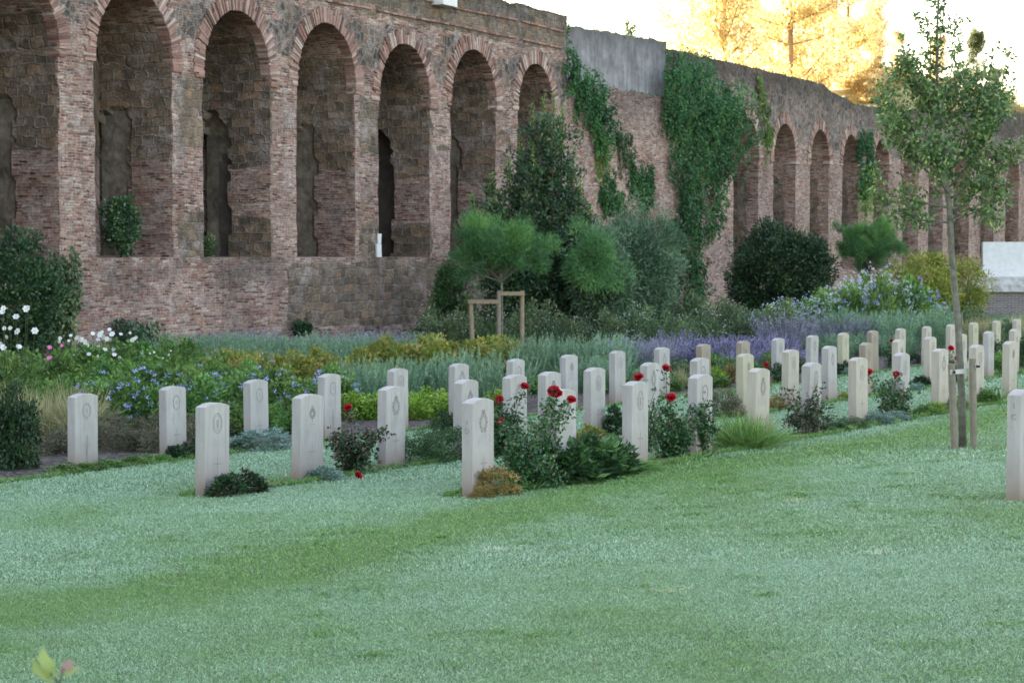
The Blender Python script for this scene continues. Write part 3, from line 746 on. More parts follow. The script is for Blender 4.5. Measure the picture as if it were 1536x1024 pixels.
# hill behind the wall
mb=MB()
def hf(u,v):
    s=20+180*u; d=2.7+130*v*v
    H=3+5.0*sstep(50,76,s)+4.0*sstep(78,91,s)+1.6*sstep(95,132,s)
    z=-.8+H*sstep(1,9,d)+1.2*noise.noise((s*.06,d*.06,0))+.3*noise.noise((s*.3,d*.3,0))
    return (WX+U[0]*s+V[0]*d, WY+U[1]*s+V[1]*d, z)
mb.grid(hf,60,40,flip=True)
tag(mb.build('hill',M['hill'],smooth=True),'sunlit dry grassy bank rising behind the wall','hill',kind='structure')
def wl(s,d,z=0): return Vector((WX+U[0]*s+V[0]*d, WY+U[1]*s+V[1]*d, z))
def hillz(s,d):
    return hf((s-20)/180,math.sqrt(max(0,(d-2.7)/130)))[2]

# ------------------------------------------------------------------ plants: leaf clouds
def cloud(seed, centers, cr, n, L, W, up=.2, out=.5, sq=1.0, drop=0.0):
    """leaf clumps: centers (K,3), cr clump radius, n leaves per clump"""
    rng=np.random.default_rng(seed); K=len(centers)
    crr=(np.full(K,cr) if np.isscalar(cr) else np.asarray(cr))
    o=in_ball(rng,K*n)*np.repeat(crr*(.7+.6*rng.random(K)),n)[:,None]; o[:,2]*=sq
    P=np.repeat(centers,n,axis=0)+o
    cen=centers.mean(0)
    D=rng.normal(size=(K*n,3))*.6+unit(P-cen)*out+np.array([0,0,up-drop])+unit(o)*.4
    Lr=L*(.6+.8*rng.random(K*n)); Wr=W*(.7+.6*rng.random(K*n))
    Q=leafq(rng,P,D,Lr,Wr)
    clump=np.repeat(rng.random(K),n)
    rnd=np.clip(.55*clump+.45*rng.random(K*n)+.0,0,1)
    return Q,rnd
def ell_centers(seed,K,rx,ry,rz,zc,shell=.55,lump=.25,cutlow=-1):
    rng=np.random.default_rng(seed); out=[]
    while len(out)<K:
        d=unit(rng.normal(size=3)); 
        if d[2]<cutlow: continue
        r=(shell+(1-shell)*rng.random()**.7)*(1+lump*noise.noise(Vector(d*1.9)+Vector((seed,0,0))))
        out.append([d[0]*rx*r,d[1]*ry*r,zc+d[2]*rz*r])
    return np.array(out)
def trunk_lines(mb,pts,r0,r1,n=7):
    k=len(pts); mb.tube(pts,[r0+(r1-r0)*i/(k-1) for i in range(k)],n)

PROTO={}
def proto(key,name,mesh_parts):
    """mesh_parts: list of (partname, mesh) ; first instance is created lazily"""
    PROTO[key]=(name,mesh_parts)
def plant(key,x,y,w,h,label,cat,group=None,rz=None,name=None,z=None,wy=None,mats=None,tilt=0):
    nm,parts=PROTO[key]
    z=gz(x,y) if z is None else z
    rz=random.uniform(0,6.28) if rz is None else rz
    if len(parts)==1:
        o=bpy.data.objects.new(name or nm,parts[0][1]); COL.objects.link(o)
        o.location=(x,y,z-.02)
    else:
        o=empty(name or nm,(x,y,z-.02))
        for pn,me in parts:
            c=bpy.data.objects.new(pn,me); COL.objects.link(c); c.parent=o
    o.rotation_euler=(tilt,0,rz); o.scale=(w,wy or w,h)
    return tag(o,label,cat,group)
def qm(name,Q,r,mat,extra=None):
    """extra: list of (Q,r,mat)"""
    Qs=[Q];rs=[r];mi=[np.zeros(len(Q))]; mats=[mat]
    for (q2,r2,m2) in (extra or []):
        Qs.append(q2); rs.append(r2); mi.append(np.full(len(q2),len(mats))); mats.append(m2)
    me=quads_mesh(name,np.concatenate(Qs),np.concatenate(rs),np.concatenate(mi))
    for m in mats: me.materials.append(m)
    return me
# mound: unit width 1 (radius .5), height 1
def mound(seed,mat,K=60,n=34,L=.10,W=.05,cr=.13,extra=None,shell=.55,lump=.35):
    c=ell_centers(seed,K,.42,.42,.85,.08,shell,lump,-.05); c[:,2]=np.abs(c[:,2])
    Q,r=cloud(seed,c,cr,n,L,W,up=.5,out=.6)
    Q[:,:,2]=np.abs(Q[:,:,2])
    return qm('foliage',Q,r,mat,extra)
def flowers_on(seed,n,R_,H,z0,k,size,cr=.05):
    """small clusters of petals near the top of a mound"""
    rng=np.random.default_rng(seed)
    d=unit(rng.normal(size=(n,3))); d[:,2]=np.abs(d[:,2])*.9+.15
    c=d*np.array([R_,R_,H])*(.9+.25*rng.random((n,1)))+np.array([0,0,z0])
    P=np.repeat(c,k,0)+in_ball(rng,n*k)*cr*np.array([1,1,.8])
    D=rng.normal(size=(n*k,3))+np.array([0,-.3,.4])
    return leafq(rng,P,D,size*(.7+.6*rng.random(n*k)),size*.8,.1),np.clip(rng.random(n*k),0,1)
for i in range(3):
    proto(f'lime{i}','lime_shrub',[('foliage',mound(10+i,M['lime']))])
    proto(f'spirea{i}','yellowing_shrub',[('foliage',mound(20+i,M['spirea'],70,34,.07,.045,.12))])
    proto(f'green{i}','leafy_shrub',[('foliage',mound(30+i,M['green'],70,34,.08,.045))])
    proto(f'shrub{i}','rough_shrub',[('foliage',mound(40+i,M['shrub'],90,30,.06,.04,.12,lump=.7))])
    proto(f'dark{i}','dark_shrub',[('foliage',mound(50+i,M['dark'],90,36,.06,.035,.12))])
    proto(f'hedge{i}','low_hedge_mound',[('foliage',mound(60+i,M['hedge'],110,40,.045,.018,.09,lump=.2))])
    proto(f'grey{i}','grey_leaved_mound',[('foliage',mound(70+i,M['rosem2'],90,36,.10,.02,.08,lump=.2))])
    proto(f'brown{i}','brownish_low_shrub',[('foliage',mound(80+i,M['brownleaf'],70,34,.09,.02,.12))])
    proto(f'orange{i}','orange_shrub',[('foliage',mound(90+i,M['orange'],80,34,.07,.03,.09))])
    proto(f'teal{i}','low_teal_plant',[('foliage',mound(95+i,M['rosem2'],50,30,.14,.04,.10))])
    proto(f'broad{i}','leafy_perennial',[('foliage',mound(140+i,M['hedge'],60,22,.17,.08,.13))])
    proto(f'redlow{i}','dark_red_plant',[('foliage',mound(105+i,M['rosered'],70,30,.12,.06,.10))])
    fq,fr=flowers_on(200+i,26,.46,.97,.0,14,.032,.045)
    proto(f'plumb{i}','blue_flowered_shrub',[('foliage',mound(110+i,M['green'],70,34,.08,.04)),('blossom',qm('blossom',fq,fr,M['blue']))])
    fq,fr=flowers_on(220+i,260,.46,.93,.0,6,.021,.024)
    proto(f'plumbw{i}','pale_flowered_shrub',[('foliage',mound(120+i,M['lime'] if i==1 else M['green'],70,34,.07,.035)),('blossom',qm('blossom',fq,fr,M['palebl']))])
    fq,fr=flowers_on(230+i,40,.46,.95,.0,3,.02,.02)
    proto(f'daisy{i}','small_flowered_shrub',[('foliage',mound(130+i,M['shrub'],90,30,.05,.03,.13,lump=.7)),('blossom',qm('blossom',fq,fr,M['white']))])
# spiky: rosemary, lavender
def spikes(seed,ns,nl,mat,L=.07,W=.012,spread=.55,R_=.36,tipmat=None,tipfrac=0,tipL=.035,tipW=.03):
    rng=np.random.default_rng(seed)
    b=in_ball(rng,ns)*R_; b[:,2]=0
    d=unit(np.concatenate([b[:,:2]*spread/R_+rng.normal(size=(ns,2))*.10,np.ones((ns,1))],1))
    ln=(.62+.42*rng.random(ns))
    t=rng.random((ns,nl))**.8
    P=b[:,None,:]+d[:,None,:]*(ln[:,None]*t)[:,:,None]
    P=P.reshape(-1,3); dd=np.repeat(d,nl,0)+rng.normal(size=(ns*nl,3))*.42
    rnd=np.clip(.5*np.repeat(rng.random(ns),nl)+.5*t.ravel()*rng.random(ns*nl)+.1,0,1)
    tt=t.ravel()
    if tipmat is None: 
        return qm('foliage',leafq(rng,P,dd,L*(.7+.6*rng.random(len(P))),W,.05),rnd,mat)
    m=tt>(1-tipfrac)
    q1=leafq(rng,P[~m],dd[~m],L,W,.05); q2=leafq(rng,P[m],dd[m],tipL,tipW,.05)
    return q1,rnd[~m],q2,rnd[m]
for i in range(3):
    proto(f'rosem{i}','rosemary_bush',[('foliage',spikes(300+i,95,48,M['rosem'],.085,.014))])
    q1,r1,q2,r2=spikes(310+i,120,44,M['lavleaf'],.08,.014,.8,.36,M['lav'],.42)
    proto(f'lav{i}','lavender_bush',[('foliage',qm('foliage',q1,r1,M['lavleaf'])),('flower_spikes',qm('flower_spikes',q2,r2,M['lav']))])
    q1,r1,q2,r2=spikes(320+i,120,44,M['lavleaf'],.08,.02,.9,.36,M['lavp'],.3,.04,.04)
    proto(f'violet{i}','violet_flowered_bush',[('foliage',qm('foliage',q1,r1,M['shrub'])),('flower_spikes',qm('flower_spikes',q2,r2,M['lavp']))])
    # arching grass
    rng=np.random.default_rng(330+i); n=420
    b=in_ball(rng,n)*.12; b[:,2]=0
    a=rng.random(n)*6.283; sp=.15+.75*rng.random(n)
    D=np.stack([np.cos(a)*sp,np.sin(a)*sp,np.ones(n)],1)
    Q,idx=bladeq(rng,b,D,.75+.4*rng.random(n),.010,.55); rr=rng.random(n)[idx]
    proto(f'tan{i}','feather_grass',[('blades',qm('blades',Q,rr,M['tan']))])
    rng=np.random.default_rng(340+i); n=1300
    b=in_ball(rng,n)*.25; b[:,2]=0
    a=rng.random(n)*6.283; sp=.1+.9*rng.random(n)
    D=np.stack([np.cos(a)*sp,np.sin(a)*sp,np.ones(n)],1)
    Q,idx=bladeq(rng,b,D,(.55+.45*rng.random(n)),.008,.5); rr=rng.random(n)[idx]
    proto(f'tuft{i}','green_grass_tuft',[('blades',qm('blades',Q,rr,M['tuft']))])
    rng=np.random.default_rng(350+i); n=46
    b=in_ball(rng,n)*.06; b[:,2]=0
    a=rng.random(n)*6.283; sp=.3+.9*rng.random(n)
    D=np.stack([np.cos(a)*sp,np.sin(a)*sp,np.ones(n)],1)
    Q,idx=bladeq(rng,b,D,.7+.35*rng.random(n),.05,.6); rr=rng.random(n)[idx]
    proto(f'strap{i}','strap_leaved_plant',[('blades',qm('blades',Q,rr,M['strap']))])

def around(px,Y): return colx(px,Y),Y
def run(kind,px0,px1,step,Y,h,w,label,cat,group,yj=1.2,hj=.12,name=None):
    px=px0; k=0
    while px<=px1:
        Yk=Y+random.uniform(-yj,yj); x=colx(px+random.uniform(-.3,.3)*step,Yk)
        plant(f'{kind}{k%3}',x,Yk,w*random.uniform(.88,1.15),h*random.uniform(1-hj,1+hj),label,cat,group)
        px+=step; k+=1
# --- rear garden, far to near
run('lav',290,645,24,50,.75,.75,'faded lavender clump against the foot of the brick arcade','lavender','lavender clumps along the foot of the arcade')
run('rosem',245,640,19,46,.74,.62,'teal green rosemary clump in the long rear band on the left','rosemary','rosemary clumps in the rear left band',yj=1.6)
run('rosem',255,640,25,44,.62,.62,'teal green rosemary clump in the long rear band on the left','rosemary','rosemary clumps in the rear left band',yj=1.0)
run('daisy',645,1200,26,53,1.12,1.15,'rough green shrub speckled with pale blooms below the ivy wall','shrub','rough shrubs below the ivy wall',yj=1.6,hj=.18)
run('shrub',700,1120,38,57,1.35,1.4,'tangled olive green shrub against the ivy covered wall','shrub','tangled shrubs against the ivy wall',hj=.2)
run('spirea',560,785,18,42,.86,.95,'yellowing orange tinged shrub below the staked pine','shrub','yellowing shrubs below the staked pine')
run('spirea',340,545,20,37,.82,.85,'golden green shrub in the band behind the blue flowers','shrub','golden green shrubs behind the blue flowers')
run('rosem',785,935,17,41,.85,.6,'tall rosemary spikes right of the yellowing shrubs','rosemary','rosemary clumps right of the yellowing shrubs')
run('lav',900,1010,17,43,.85,.62,'greyish lavender clump behind the central headstones','lavender','greyish lavender clumps behind the central headstones')
run('violet',1000,1190,16,46,.74,.72,'violet flowering clump behind the stained headstones','flowering plant','violet clumps behind the stained headstones',yj=1.8)
run('violet',1010,1200,19,43.5,.55,.72,'violet flowering clump behind the stained headstones','flowering plant','violet clumps behind the stained headstones',yj=.8)
run('lav',1135,1300,18,54,1.05,.8,'tall hazy lavender clump in front of the pale blue shrubs','lavender','hazy lavender clumps before the pale blue shrubs',yj=1.6)
run('rosem',1238,1425,16,54,1.0,.75,'soft green rosemary clump behind the right hand headstones','rosemary','rosemary clumps behind the right hand headstones',yj=1.8)
run('rosem',1240,1360,22,51,.55,.7,'soft green rosemary clump behind the right hand headstones','rosemary','rosemary clumps behind the right hand headstones',yj=.8)
for k,(px,h_) in enumerate(((1150,1.05),(1180,1.25),(1212,1.3),(1242,1.45),(1272,1.75),(1302,2.0),(1334,1.95),(1364,1.65),(1393,1.15),(1226,1.2),(1318,1.7))):
    Yk=59+(k%3)-1.2; plant(f'plumbw{k%3}',colx(px,Yk),Yk,1.55,h_,'pale blue flowering shrub under the round dark bush','flowering shrub','pale blue shrubs under the round dark bush')
run('plumb',1290,1395,30,57.5,1.5,1.1,'bluer flowering shrub at the right of the pale blue shrubs','flowering shrub','bluer shrubs right of the pale blue ones',hj=.15)
run('tan',1445,1545,17,60,.9,1.0,'pale straw grass in front of the brick plinth','grass','straw grasses in front of the brick plinth')
run('shrub',1390,1470,25,64,1.0,1.1,'low grey green shrub beside the brick plinth','shrub','low shrubs beside the brick plinth')
run('rosem',512,765,23,33.5,.82,.62,'tall grey green rosemary clump behind the rear row','rosemary','rosemary clumps directly behind the rear row',yj=1.0)
run('rosem',860,920,20,37,.62,.6,'tall grey green rosemary clump behind the rear row','rosemary','rosemary clumps directly behind the rear row',yj=.4)
run('lime',520,700,24,30.6,.42,.62,'bright lime green low shrub between headstone columns','shrub','lime green low shrubs by the rear row',yj=.4)
run('lime',740,760,24,32,.42,.62,'bright lime green low shrub between headstone columns','shrub','lime green low shrubs by the rear row',yj=.3)
run('plumb',150,520,30,30.5,.72,.85,'green shrub with clusters of blue flowers behind the left headstones','flowering shrub','blue flowered shrubs behind the left headstones',yj=1.2)
run('green',150,345,34,33.5,.85,.95,'leafy green shrub between the blue and the white flowers','shrub','leafy shrubs between blue and white flowers')
run('plumb',300,420,40,33.0,.72,.85,'green shrub with clusters of blue flowers behind the left headstones','flowering shrub','blue flowered shrubs behind the left headstones',yj=.5)
run('tan',8,135,17,27.5,.85,.85,'arching feather grass behind the leftmost headstone','grass','feather grasses behind the leftmost headstone',yj=.8)
run('green',10,150,34,31,.7,.7,'green shrub hidden among the feather grasses','shrub','green shrubs among the feather grasses')
run('brown',62,300,26,25.6,.34,.55,'twiggy brownish plant behind the first rear headstones','plant','twiggy brownish plants behind the first rear headstones',yj=.7,hj=.25)
run('brown',165,300,30,26.8,.42,.5,'twiggy brownish plant behind the first rear headstones','plant','twiggy brownish plants behind the first rear headstones',yj=.4)
run('green',350,480,32,27.8,.42,.6,'low leafy plant between the third and fourth rear headstones','plant','low leafy plants by the third rear headstone',yj=.4)
run('dark',-10,45,28,23.0,.9,.62,'glossy dark green shrub at the far left edge of the bed','shrub','glossy shrubs at the far left edge',yj=.25)
run('green',10,230,26,37,.75,1.0,'tall leafy plant under the white blossoms','plant','leafy plants under the white blossoms')
run('green',205,300,24,39,.9,.85,'feathery green plant dotted right of the white blossoms','plant','feathery plants right of the white blossoms')
run('green',790,1075,26,37.5,.36,.7,'low leafy filler plant behind the central rear headstones','plant','low leafy plants behind the central rear headstones',yj=.9)
run('shrub',860,1100,30,40,.45,.7,'low rough plant in front of the violet band','plant','low rough plants before the violet band',yj=.8)
# row three strip
for k,px in enumerate((95,130,165,200,235,268,300)):
    x,y=rowpos(px,-15.32); plant(f'green{k%3}',x,y,.42,.13,'low green ground cover edging the rear bed on the left','ground cover plant','ground cover edging the rear bed',)
for k,px in enumerate((262,280,296)):
    x,y=rowpos(px,-15.3); plant(f'redlow{k%3}',x,y,.26,.22,'small dark leaved plant at the foot of the second rear headstone','plant','dark leaved plants by the second rear headstone')
def one(kind,px,q,w,h,label,cat,group=None,name=None):
    x,y=rowpos(px,q); return plant(kind,x,y,w,h,label,cat,group,name=name)
one('grey0',392,-15.2,.85,.3,'silvery grey mound in front of the third rear headstone','plant')
one('hedge1',360,-15.35,.4,.2,'small green mound left of the silvery grey mound','plant')
one('hedge0',634,-11.9,.66,.40,'clipped dark green mound right of the third middle headstone','plant')
one('hedge2',672,-11.85,.66,.42,'clipped dark green mound left of the nearest front headstone','plant')
one('dark1',668,-13.6,.5,.38,'dark rounded shrub behind the clipped green mounds','plant')
one('teal0',487,-11.8,.36,.16,'low bluish succulent right of the second middle headstone','plant')
one('redlow0',340,-11.72,.36,.24,'dark leaved low plant at the foot of the leftmost middle headstone','plant')
one('redlow1',368,-11.75,.38,.24,'dark leaved low plant just right of the leftmost middle headstone','plant')
one('orange0',742,-9.25,.5,.27,'orange and yellow low plant beside the nearest front headstone','plant')
one('orange1',722,-9.22,.25,.14,'small brownish tuft touching the nearest front headstone','plant')
one('strap0',772,-9.35,.5,.30,'dark strap leaved plant between orange plant and red roses','plant')
one('strap1',800,-9.15,.4,.22,'smaller strap leaved plant at the foot of the red roses','plant')
one('broad1',848,-9.2,.62,.34,'leafy perennial clump below the second front headstone','plant')
one('broad2',888,-9.2,.62,.38,'leafy perennial clump midway between two front headstones','plant')
one('broad1',918,-9.2,.5,.3,'dark leafy clump touching the long leaved plant','plant')
one('strap2',935,-9.25,.62,.36,'long leaved green plant in front of the third front headstone','plant')
one('tuft1',968,-9.1,.42,.16,'fine grass patch at the foot of the third front headstone','plant')
one('tuft0',1118,-9.3,.95,.52,'big round green grass tuft between fourth and fifth front headstones','grass')
one('tan1',1138,-9.45,.4,.55,'thin dry stems rising before the fifth front headstone','grass')
one('hedge0',1252,-9.3,.4,.2,'low green mound left of the seventh front headstone','plant')
one('hedge1',1280,-9.3,.42,.19,'low green mound at the foot of the seventh front headstone','plant')
one('grey1',1312,-9.3,.5,.2,'silvery blue mound right of the seventh front headstone','plant')
one('grey2',1345,-9.25,.42,.17,'silvery blue mound beneath the small rose bush','plant')
one('green0',1390,-9.3,.42,.16,'low green plant left of the ninth front headstone','plant')
one('lime0',1407,-9.25,.3,.2,'bright yellow green plant at the foot of the ninth front headstone','plant')
one('green2',1430,-9.3,.4,.2,'low leafy plant behind the two tree stakes','plant')
one('green1',1478,-9.3,.5,.28,'leafy green clump between tree stakes and right edge','plant')
one('strap1',1500,-9.4,.6,.34,'long leaved plant near the right edge of the front row','plant')
one('spirea1',885,-11.7,.42,.22,'yellow green plant right of the fourth front gap','plant')
one('redlow2',925,-11.8,.34,.34,'dark reddish plant left of the third front headstone','plant')
one('lime1',978,-11.3,.26,.11,'tiny bright yellow plant in the grass behind the third front headstone','plant')
one('brown1',1085,-12,.5,.4,'brownish stems between headstones near the big grass tuft','plant')
one('brown0',1100,-11.8,.4,.32,'smaller brownish stems left of the fifth front headstone','plant')
one('orange2',1165,-11.9,.42,.24,'brownish green plant left of the pale rose bush','plant')
one('spirea0',1270,-11.9,.36,.16,'yellow green plant by the middle row behind the seventh front headstone','plant')
one('redlow0',1383,-12,.4,.25,'dark purple leaved plant left of the ninth front headstone','plant')
one('teal1',1372,-11.8,.36,.16,'bluish low plant beside the dark purple leaved plant','plant')
one('dark2',1420,-12,.4,.28,'dark green plant behind the tree stakes','plant')
one('redlow1',1268,-15.4,.5,.32,'dark purple plant before the pale rear headstones','plant')
one('teal2',1275,-15.2,.36,.2,'bluish plant beside the dark purple plant in the rear row','plant')
one('green1',1500,-12.1,.5,.5,'leafy shrub near the right edge in the middle row','plant')
one('dark0',1533,-12.3,.6,.75,'dark leafy shrub at the right edge behind the headstones','plant')
one('shrub1',1492,-15.7,.6,.8,'grey green shrub between rear headstones near the right edge','plant')
one('shrub2',1515,-16.0,.7,.9,'grey green shrub at the right edge behind the rear row','plant')
one('tan2',1020,-16.2,.4,.55,'upright golden strap leaves behind the central rose bush','grass')
one('orange1',1093,-16.3,.5,.4,'russet leaved plant beside the first stained headstone','plant')
one('lime2',1075,-16,.4,.4,'green flowering plant between the stained headstones','plant')
run('green',1080,1200,30,43,.45,.7,'low leafy plant behind the stained headstones','plant','low leafy plants behind the stained headstones')
for k,px in enumerate((1372,1400,1440,1470)):
    one(f'dark{k%3}',px,-15.9,.5,.32,'dark low plant along the rear row at right','plant','dark low plants along the rear row at right')

# --- roses
def bloom_mesh(seed,mat,r_=.034,n=26):
    rng=np.random.default_rng(seed); Qs=[];rr=[]
    for k in range(n):
        t=k/n; a=k*2.4; el=math.radians(78-70*t)
        d=np.array([math.cos(a)*math.cos(el),math.sin(a)*math.cos(el),math.sin(el)])
        base=np.array([math.cos(a),math.sin(a),0])*r_*.12*t
        side=np.array([-math.sin(a),math.cos(a),0]); nn=np.cross(d,side)
        L=r_*(.75+.35*t); W=r_*(.9+.3*t)
        m1=base+d*L*.6+nn*(-.0)*L
        Qs.append([base,m1+side*W*.55+nn*L*.12,base+d*L,m1-side*W*.55+nn*L*.12]); rr.append(rng.random())
    Q=np.array(Qs); Q[:,:,2]-=r_*.25
    return qm('rose_bloom',Q,np.array(rr),mat)
BLOOM=bloom_mesh(1,M['red'],.052,30); BUD=bloom_mesh(2,M['red'],.02,10)
def rose_bush(px,q,h,w,label,blooms,mat='rose',seed=1,dens=1.0,leggy=.4,buds=0):
    x,y=rowpos(px,q); z=gz(x,y); o=empty('rose_bush',(x,y,z)); tag(o,label,'rose bush')
    rng=np.random.default_rng(seed*13+7); ns=int(9+4*dens); mb=MB(); P=[];D=[]; tips=[]
    targets=[]
    for (bx,by) in blooms:
        Y=y+rng.uniform(-.08,.02); targets.append(np.array([colx(bx,Y)-x,Y-y,hz(by,Y)-z]))
    for k in range(ns+len(targets)):
        if k<len(targets): e=targets[k]-np.array([0,0,.02])
        else:
            a=rng.random()*6.283; rr=w*.68*math.sqrt(rng.random()); e=np.array([math.cos(a)*rr,math.sin(a)*rr,h*(1.02-.62*rng.random()**.8-.25*rr/w)])
        b0=np.array([rng.normal()*.03,rng.normal()*.03,0]); mid=b0*.5+e*np.array([.35,.35,.55])+rng.normal(size=3)*.03
        pts=[]
        for t in np.linspace(0,1,8): pts.append((1-t)**2*b0+2*t*(1-t)*mid+t*t*e)
        trunk_lines(mb,[tuple(p) for p in pts],.005,.0022,4); tips.append(e)
        nl=int(44*dens*(.6+.8*rng.random()))
        for j in range(nl):
            t=rng.random()**(.75)*.98; p=(1-t)**2*b0+2*t*(1-t)*mid+t*t*e
            if p[2]<.04: continue
            off=rng.normal(size=3)*np.array([.05,.05,.03])*(1.25-.6*t)
            sub=p+off
            for c in range(3):
                P.append(sub+rng.normal(size=3)*.014); D.append(off*6+rng.normal(size=3)*.5+np.array([0,0,-.1]))
    mb.build('stems',M['stem'],o)
    P=np.array(P); P[:,2]=np.maximum(P[:,2],.02); D=np.array(D)
    Q=leafq(rng,P,D,.040*(.7+.6*rng.random(len(P))),.024,.2)
    link('foliage',qm('foliage',Q,np.clip(rng.random(len(P)),0,1),M[mat]),M[mat],o)
    for t in targets:
        b=bpy.data.objects.new('rose_bloom',BLOOM); COL.objects.link(b); b.parent=o; b.location=tuple(t); b.rotation_euler=(rng.uniform(.6,1.2),rng.uniform(-.4,.4),0); s=rng.uniform(.68,1.12); b.scale=(s,s,s)
    for t in tips[len(targets):len(targets)+buds]:
        b=bpy.data.objects.new('rose_bud',BUD); COL.objects.link(b); b.parent=o; b.location=tuple(t); b.rotation_euler=(rng.uniform(0,.5),0,rng.uniform(0,6))
    return o
rose_bush(808,-9.4,.74,.62,'tall rose bush with two big red blooms before the second front headstone',[(836,590),(857,599),(830,586)],seed=1,dens=1.5,buds=1)
rose_bush(785,-9.3,.42,.5,'low dense rose foliage joined left of the two big blooms',[],seed=21,dens=1.3)
rose_bush(1008,-9.4,.72,.36,'tall rose bush with three red blooms between front headstones',[(1000,552),(1007,596)],seed=2,dens=1.4,buds=1)
rose_bush(1040,-9.45,.7,.4,'rose bush with one red bloom covering the fourth front headstone',[(1041,572)],seed=3,dens=1.4)
rose_bush(972,-10.1,.8,.2,'slender rose with one red bloom rising behind the third front headstone',[(958,565)],seed=4,dens=.35)
rose_bush(1210,-9.4,.66,.42,'bloomless rose bush with coppery tips before the sixth front headstone',[],mat='rosered',seed=5,dens=1.2)
rose_bush(1340,-9.4,.52,.4,'small rose bush with two red blooms before the eighth front headstone',[(1345,561),(1303,558)],seed=6,dens=1.2)
rose_bush(535,-11.9,.62,.52,'reddish leaved rose bush left of the third middle headstone',[(521,611)],mat='rosered',seed=7,dens=1.6,buds=1)
rose_bush(758,-11.5,.62,.4,'rose bush with small red blooms right of the nearest front headstone',[(751,631),(787,579),(749,599)],seed=8,dens=1.3,buds=2)
rose_bush(1172,-15.4,.5,.5,'dark rose bush with one red bloom in the rear row behind the fifth front headstone',[(1150,547)],seed=9,dens=1.3)
rose_bush(1425,-12.0,.52,.3,'small rose bush with red blooms behind the young tree trunk',[(1427,522),(1437,537)],seed=10,dens=1.0)
rose_bush(1530,-12.6,.75,.5,'rose bush with two red blooms at the right edge',[(1535,523),(1524,531)],seed=11,dens=1.2)
rose_bush(1340,-15.6,.6,.3,'rose bush with one red bloom among the right rear headstones',[(1338,511)],seed=12,dens=.9)
rose_bush(1492,-15.3,.6,.3,'bloomless rose bush beside the eighth headstone from the right',[],seed=14,dens=.9)
# fallen petals
x,y=rowpos(537,-11.5); mb=MB()
b=bpy.data.objects.new('fallen_rose',BLOOM); COL.objects.link(b); b.location=(x,y,gz(x,y)+.03); b.rotation_euler=(1.2,0,1); tag(b,'red rose bloom lying on the lawn below the reddish rose bush','flower')

# --- white blossoms
def petal_flower(mat,R_=.05):
    Q=[];r=[]
    for k in range(6):
        a=k*math.pi/3; c,s=math.cos(a),math.sin(a)
        def P(u,v,z): return [c*u-s*v,s*u+c*v,z]
        Q.append([P(0,0,0),P(R_*.6,R_*.42,.008),P(R_,0,.004),P(R_*.6,-R_*.42,.008)]); r.append(random.random())
    return np.array(Q),np.array(r)
fq,fr=petal_flower(M['white'])
cq=np.array([[[.012*math.cos(a),.012*math.sin(a),.012] for a in (0,1.57,3.14,4.71)]])
WF=qm('white_flower',fq,fr,M['white'],[(cq,np.array([.5]),M['yellowc'])])
PF=qm('pink_flower',fq,fr,M['pink'],[(cq,np.array([.5]),M['yellowc'])])
def white_plant(px,Y,w,h,label,spots,mesh=WF,fname='blossom',sz=1.0):
    x=colx(px,Y); z=gz(x,Y); o=empty('white_flowered_plant' if mesh is WF else 'pink_flowered_plant',(x,Y,z)); tag(o,label,'flowering plant')
    me=PROTO['green1'][1][0][1]; c=bpy.data.objects.new('foliage',me); COL.objects.link(c); c.parent=o; c.scale=(w,w,h*.72)
    mb=MB()
    for (bx,by) in spots:
        yy=random.uniform(-.35,.1)-.1; Yb=Y+yy; fx=colx(bx,Yb)-x; fz=hz(by,Yb)-z
        mb.tube([(fx*.5,yy*.5,0),(fx*.85,yy*.9,fz*.6),(fx,yy,fz)],[.006,.005,.003],4)
        b=bpy.data.objects.new(fname,mesh); COL.objects.link(b); b.parent=o; b.location=(fx,yy-.01,fz)
        b.rotation_euler=(R(random.uniform(45,100)),0,R(random.uniform(-40,40))); s=sz*random.uniform(.6,1.05); b.scale=(s,s,s)
    mb.build('stems',M['stem'],o)
white_plant(22,33,1.2,1.4,'tall plant with large white open blossoms at the far left',[(5,462),(3,468),(39,463),(42,461),(24,475),(6,492),(26,497),(52,496),(15,492),(1,515),(4,521),(28,520),(10,505)],sz=1.15)
white_plant(108,38,1.4,1.25,'bushy plant with white blossoms right of the dark bush',[(90,507),(89,512),(106,503),(103,511),(115,507),(122,509),(128,513),(131,518),(111,533),(133,531),(119,509)],sz=1.05)
white_plant(155,38,1.5,1.35,'bushy plant with the densest cluster of white blossoms',[(139,500),(150,502),(155,505),(164,494),(168,501),(165,509),(147,509),(147,520),(157,524),(147,535),(170,524),(168,530),(153,498),(160,508),(171,532)],sz=1.15)
white_plant(198,38,1.1,1.2,'plant with a few white blossoms near the wall creeper',[(181,501),(195,499),(201,508),(204,506),(213,528),(179,537),(198,510)],sz=1.0)
white_plant(240,37,1.0,.95,'green plant sprinkled with tiny white flowers',[(225,530),(231,528),(244,537),(253,532),(256,526),(230,550),(240,552),(248,554),(253,552),(236,548)],sz=.5)
white_plant(78,36,.6,1.0,'slim plant with pink flowers left of the white blossoms',[(74,521),(76,536),(92,518),(73,537)],PF,'blossom',.9)

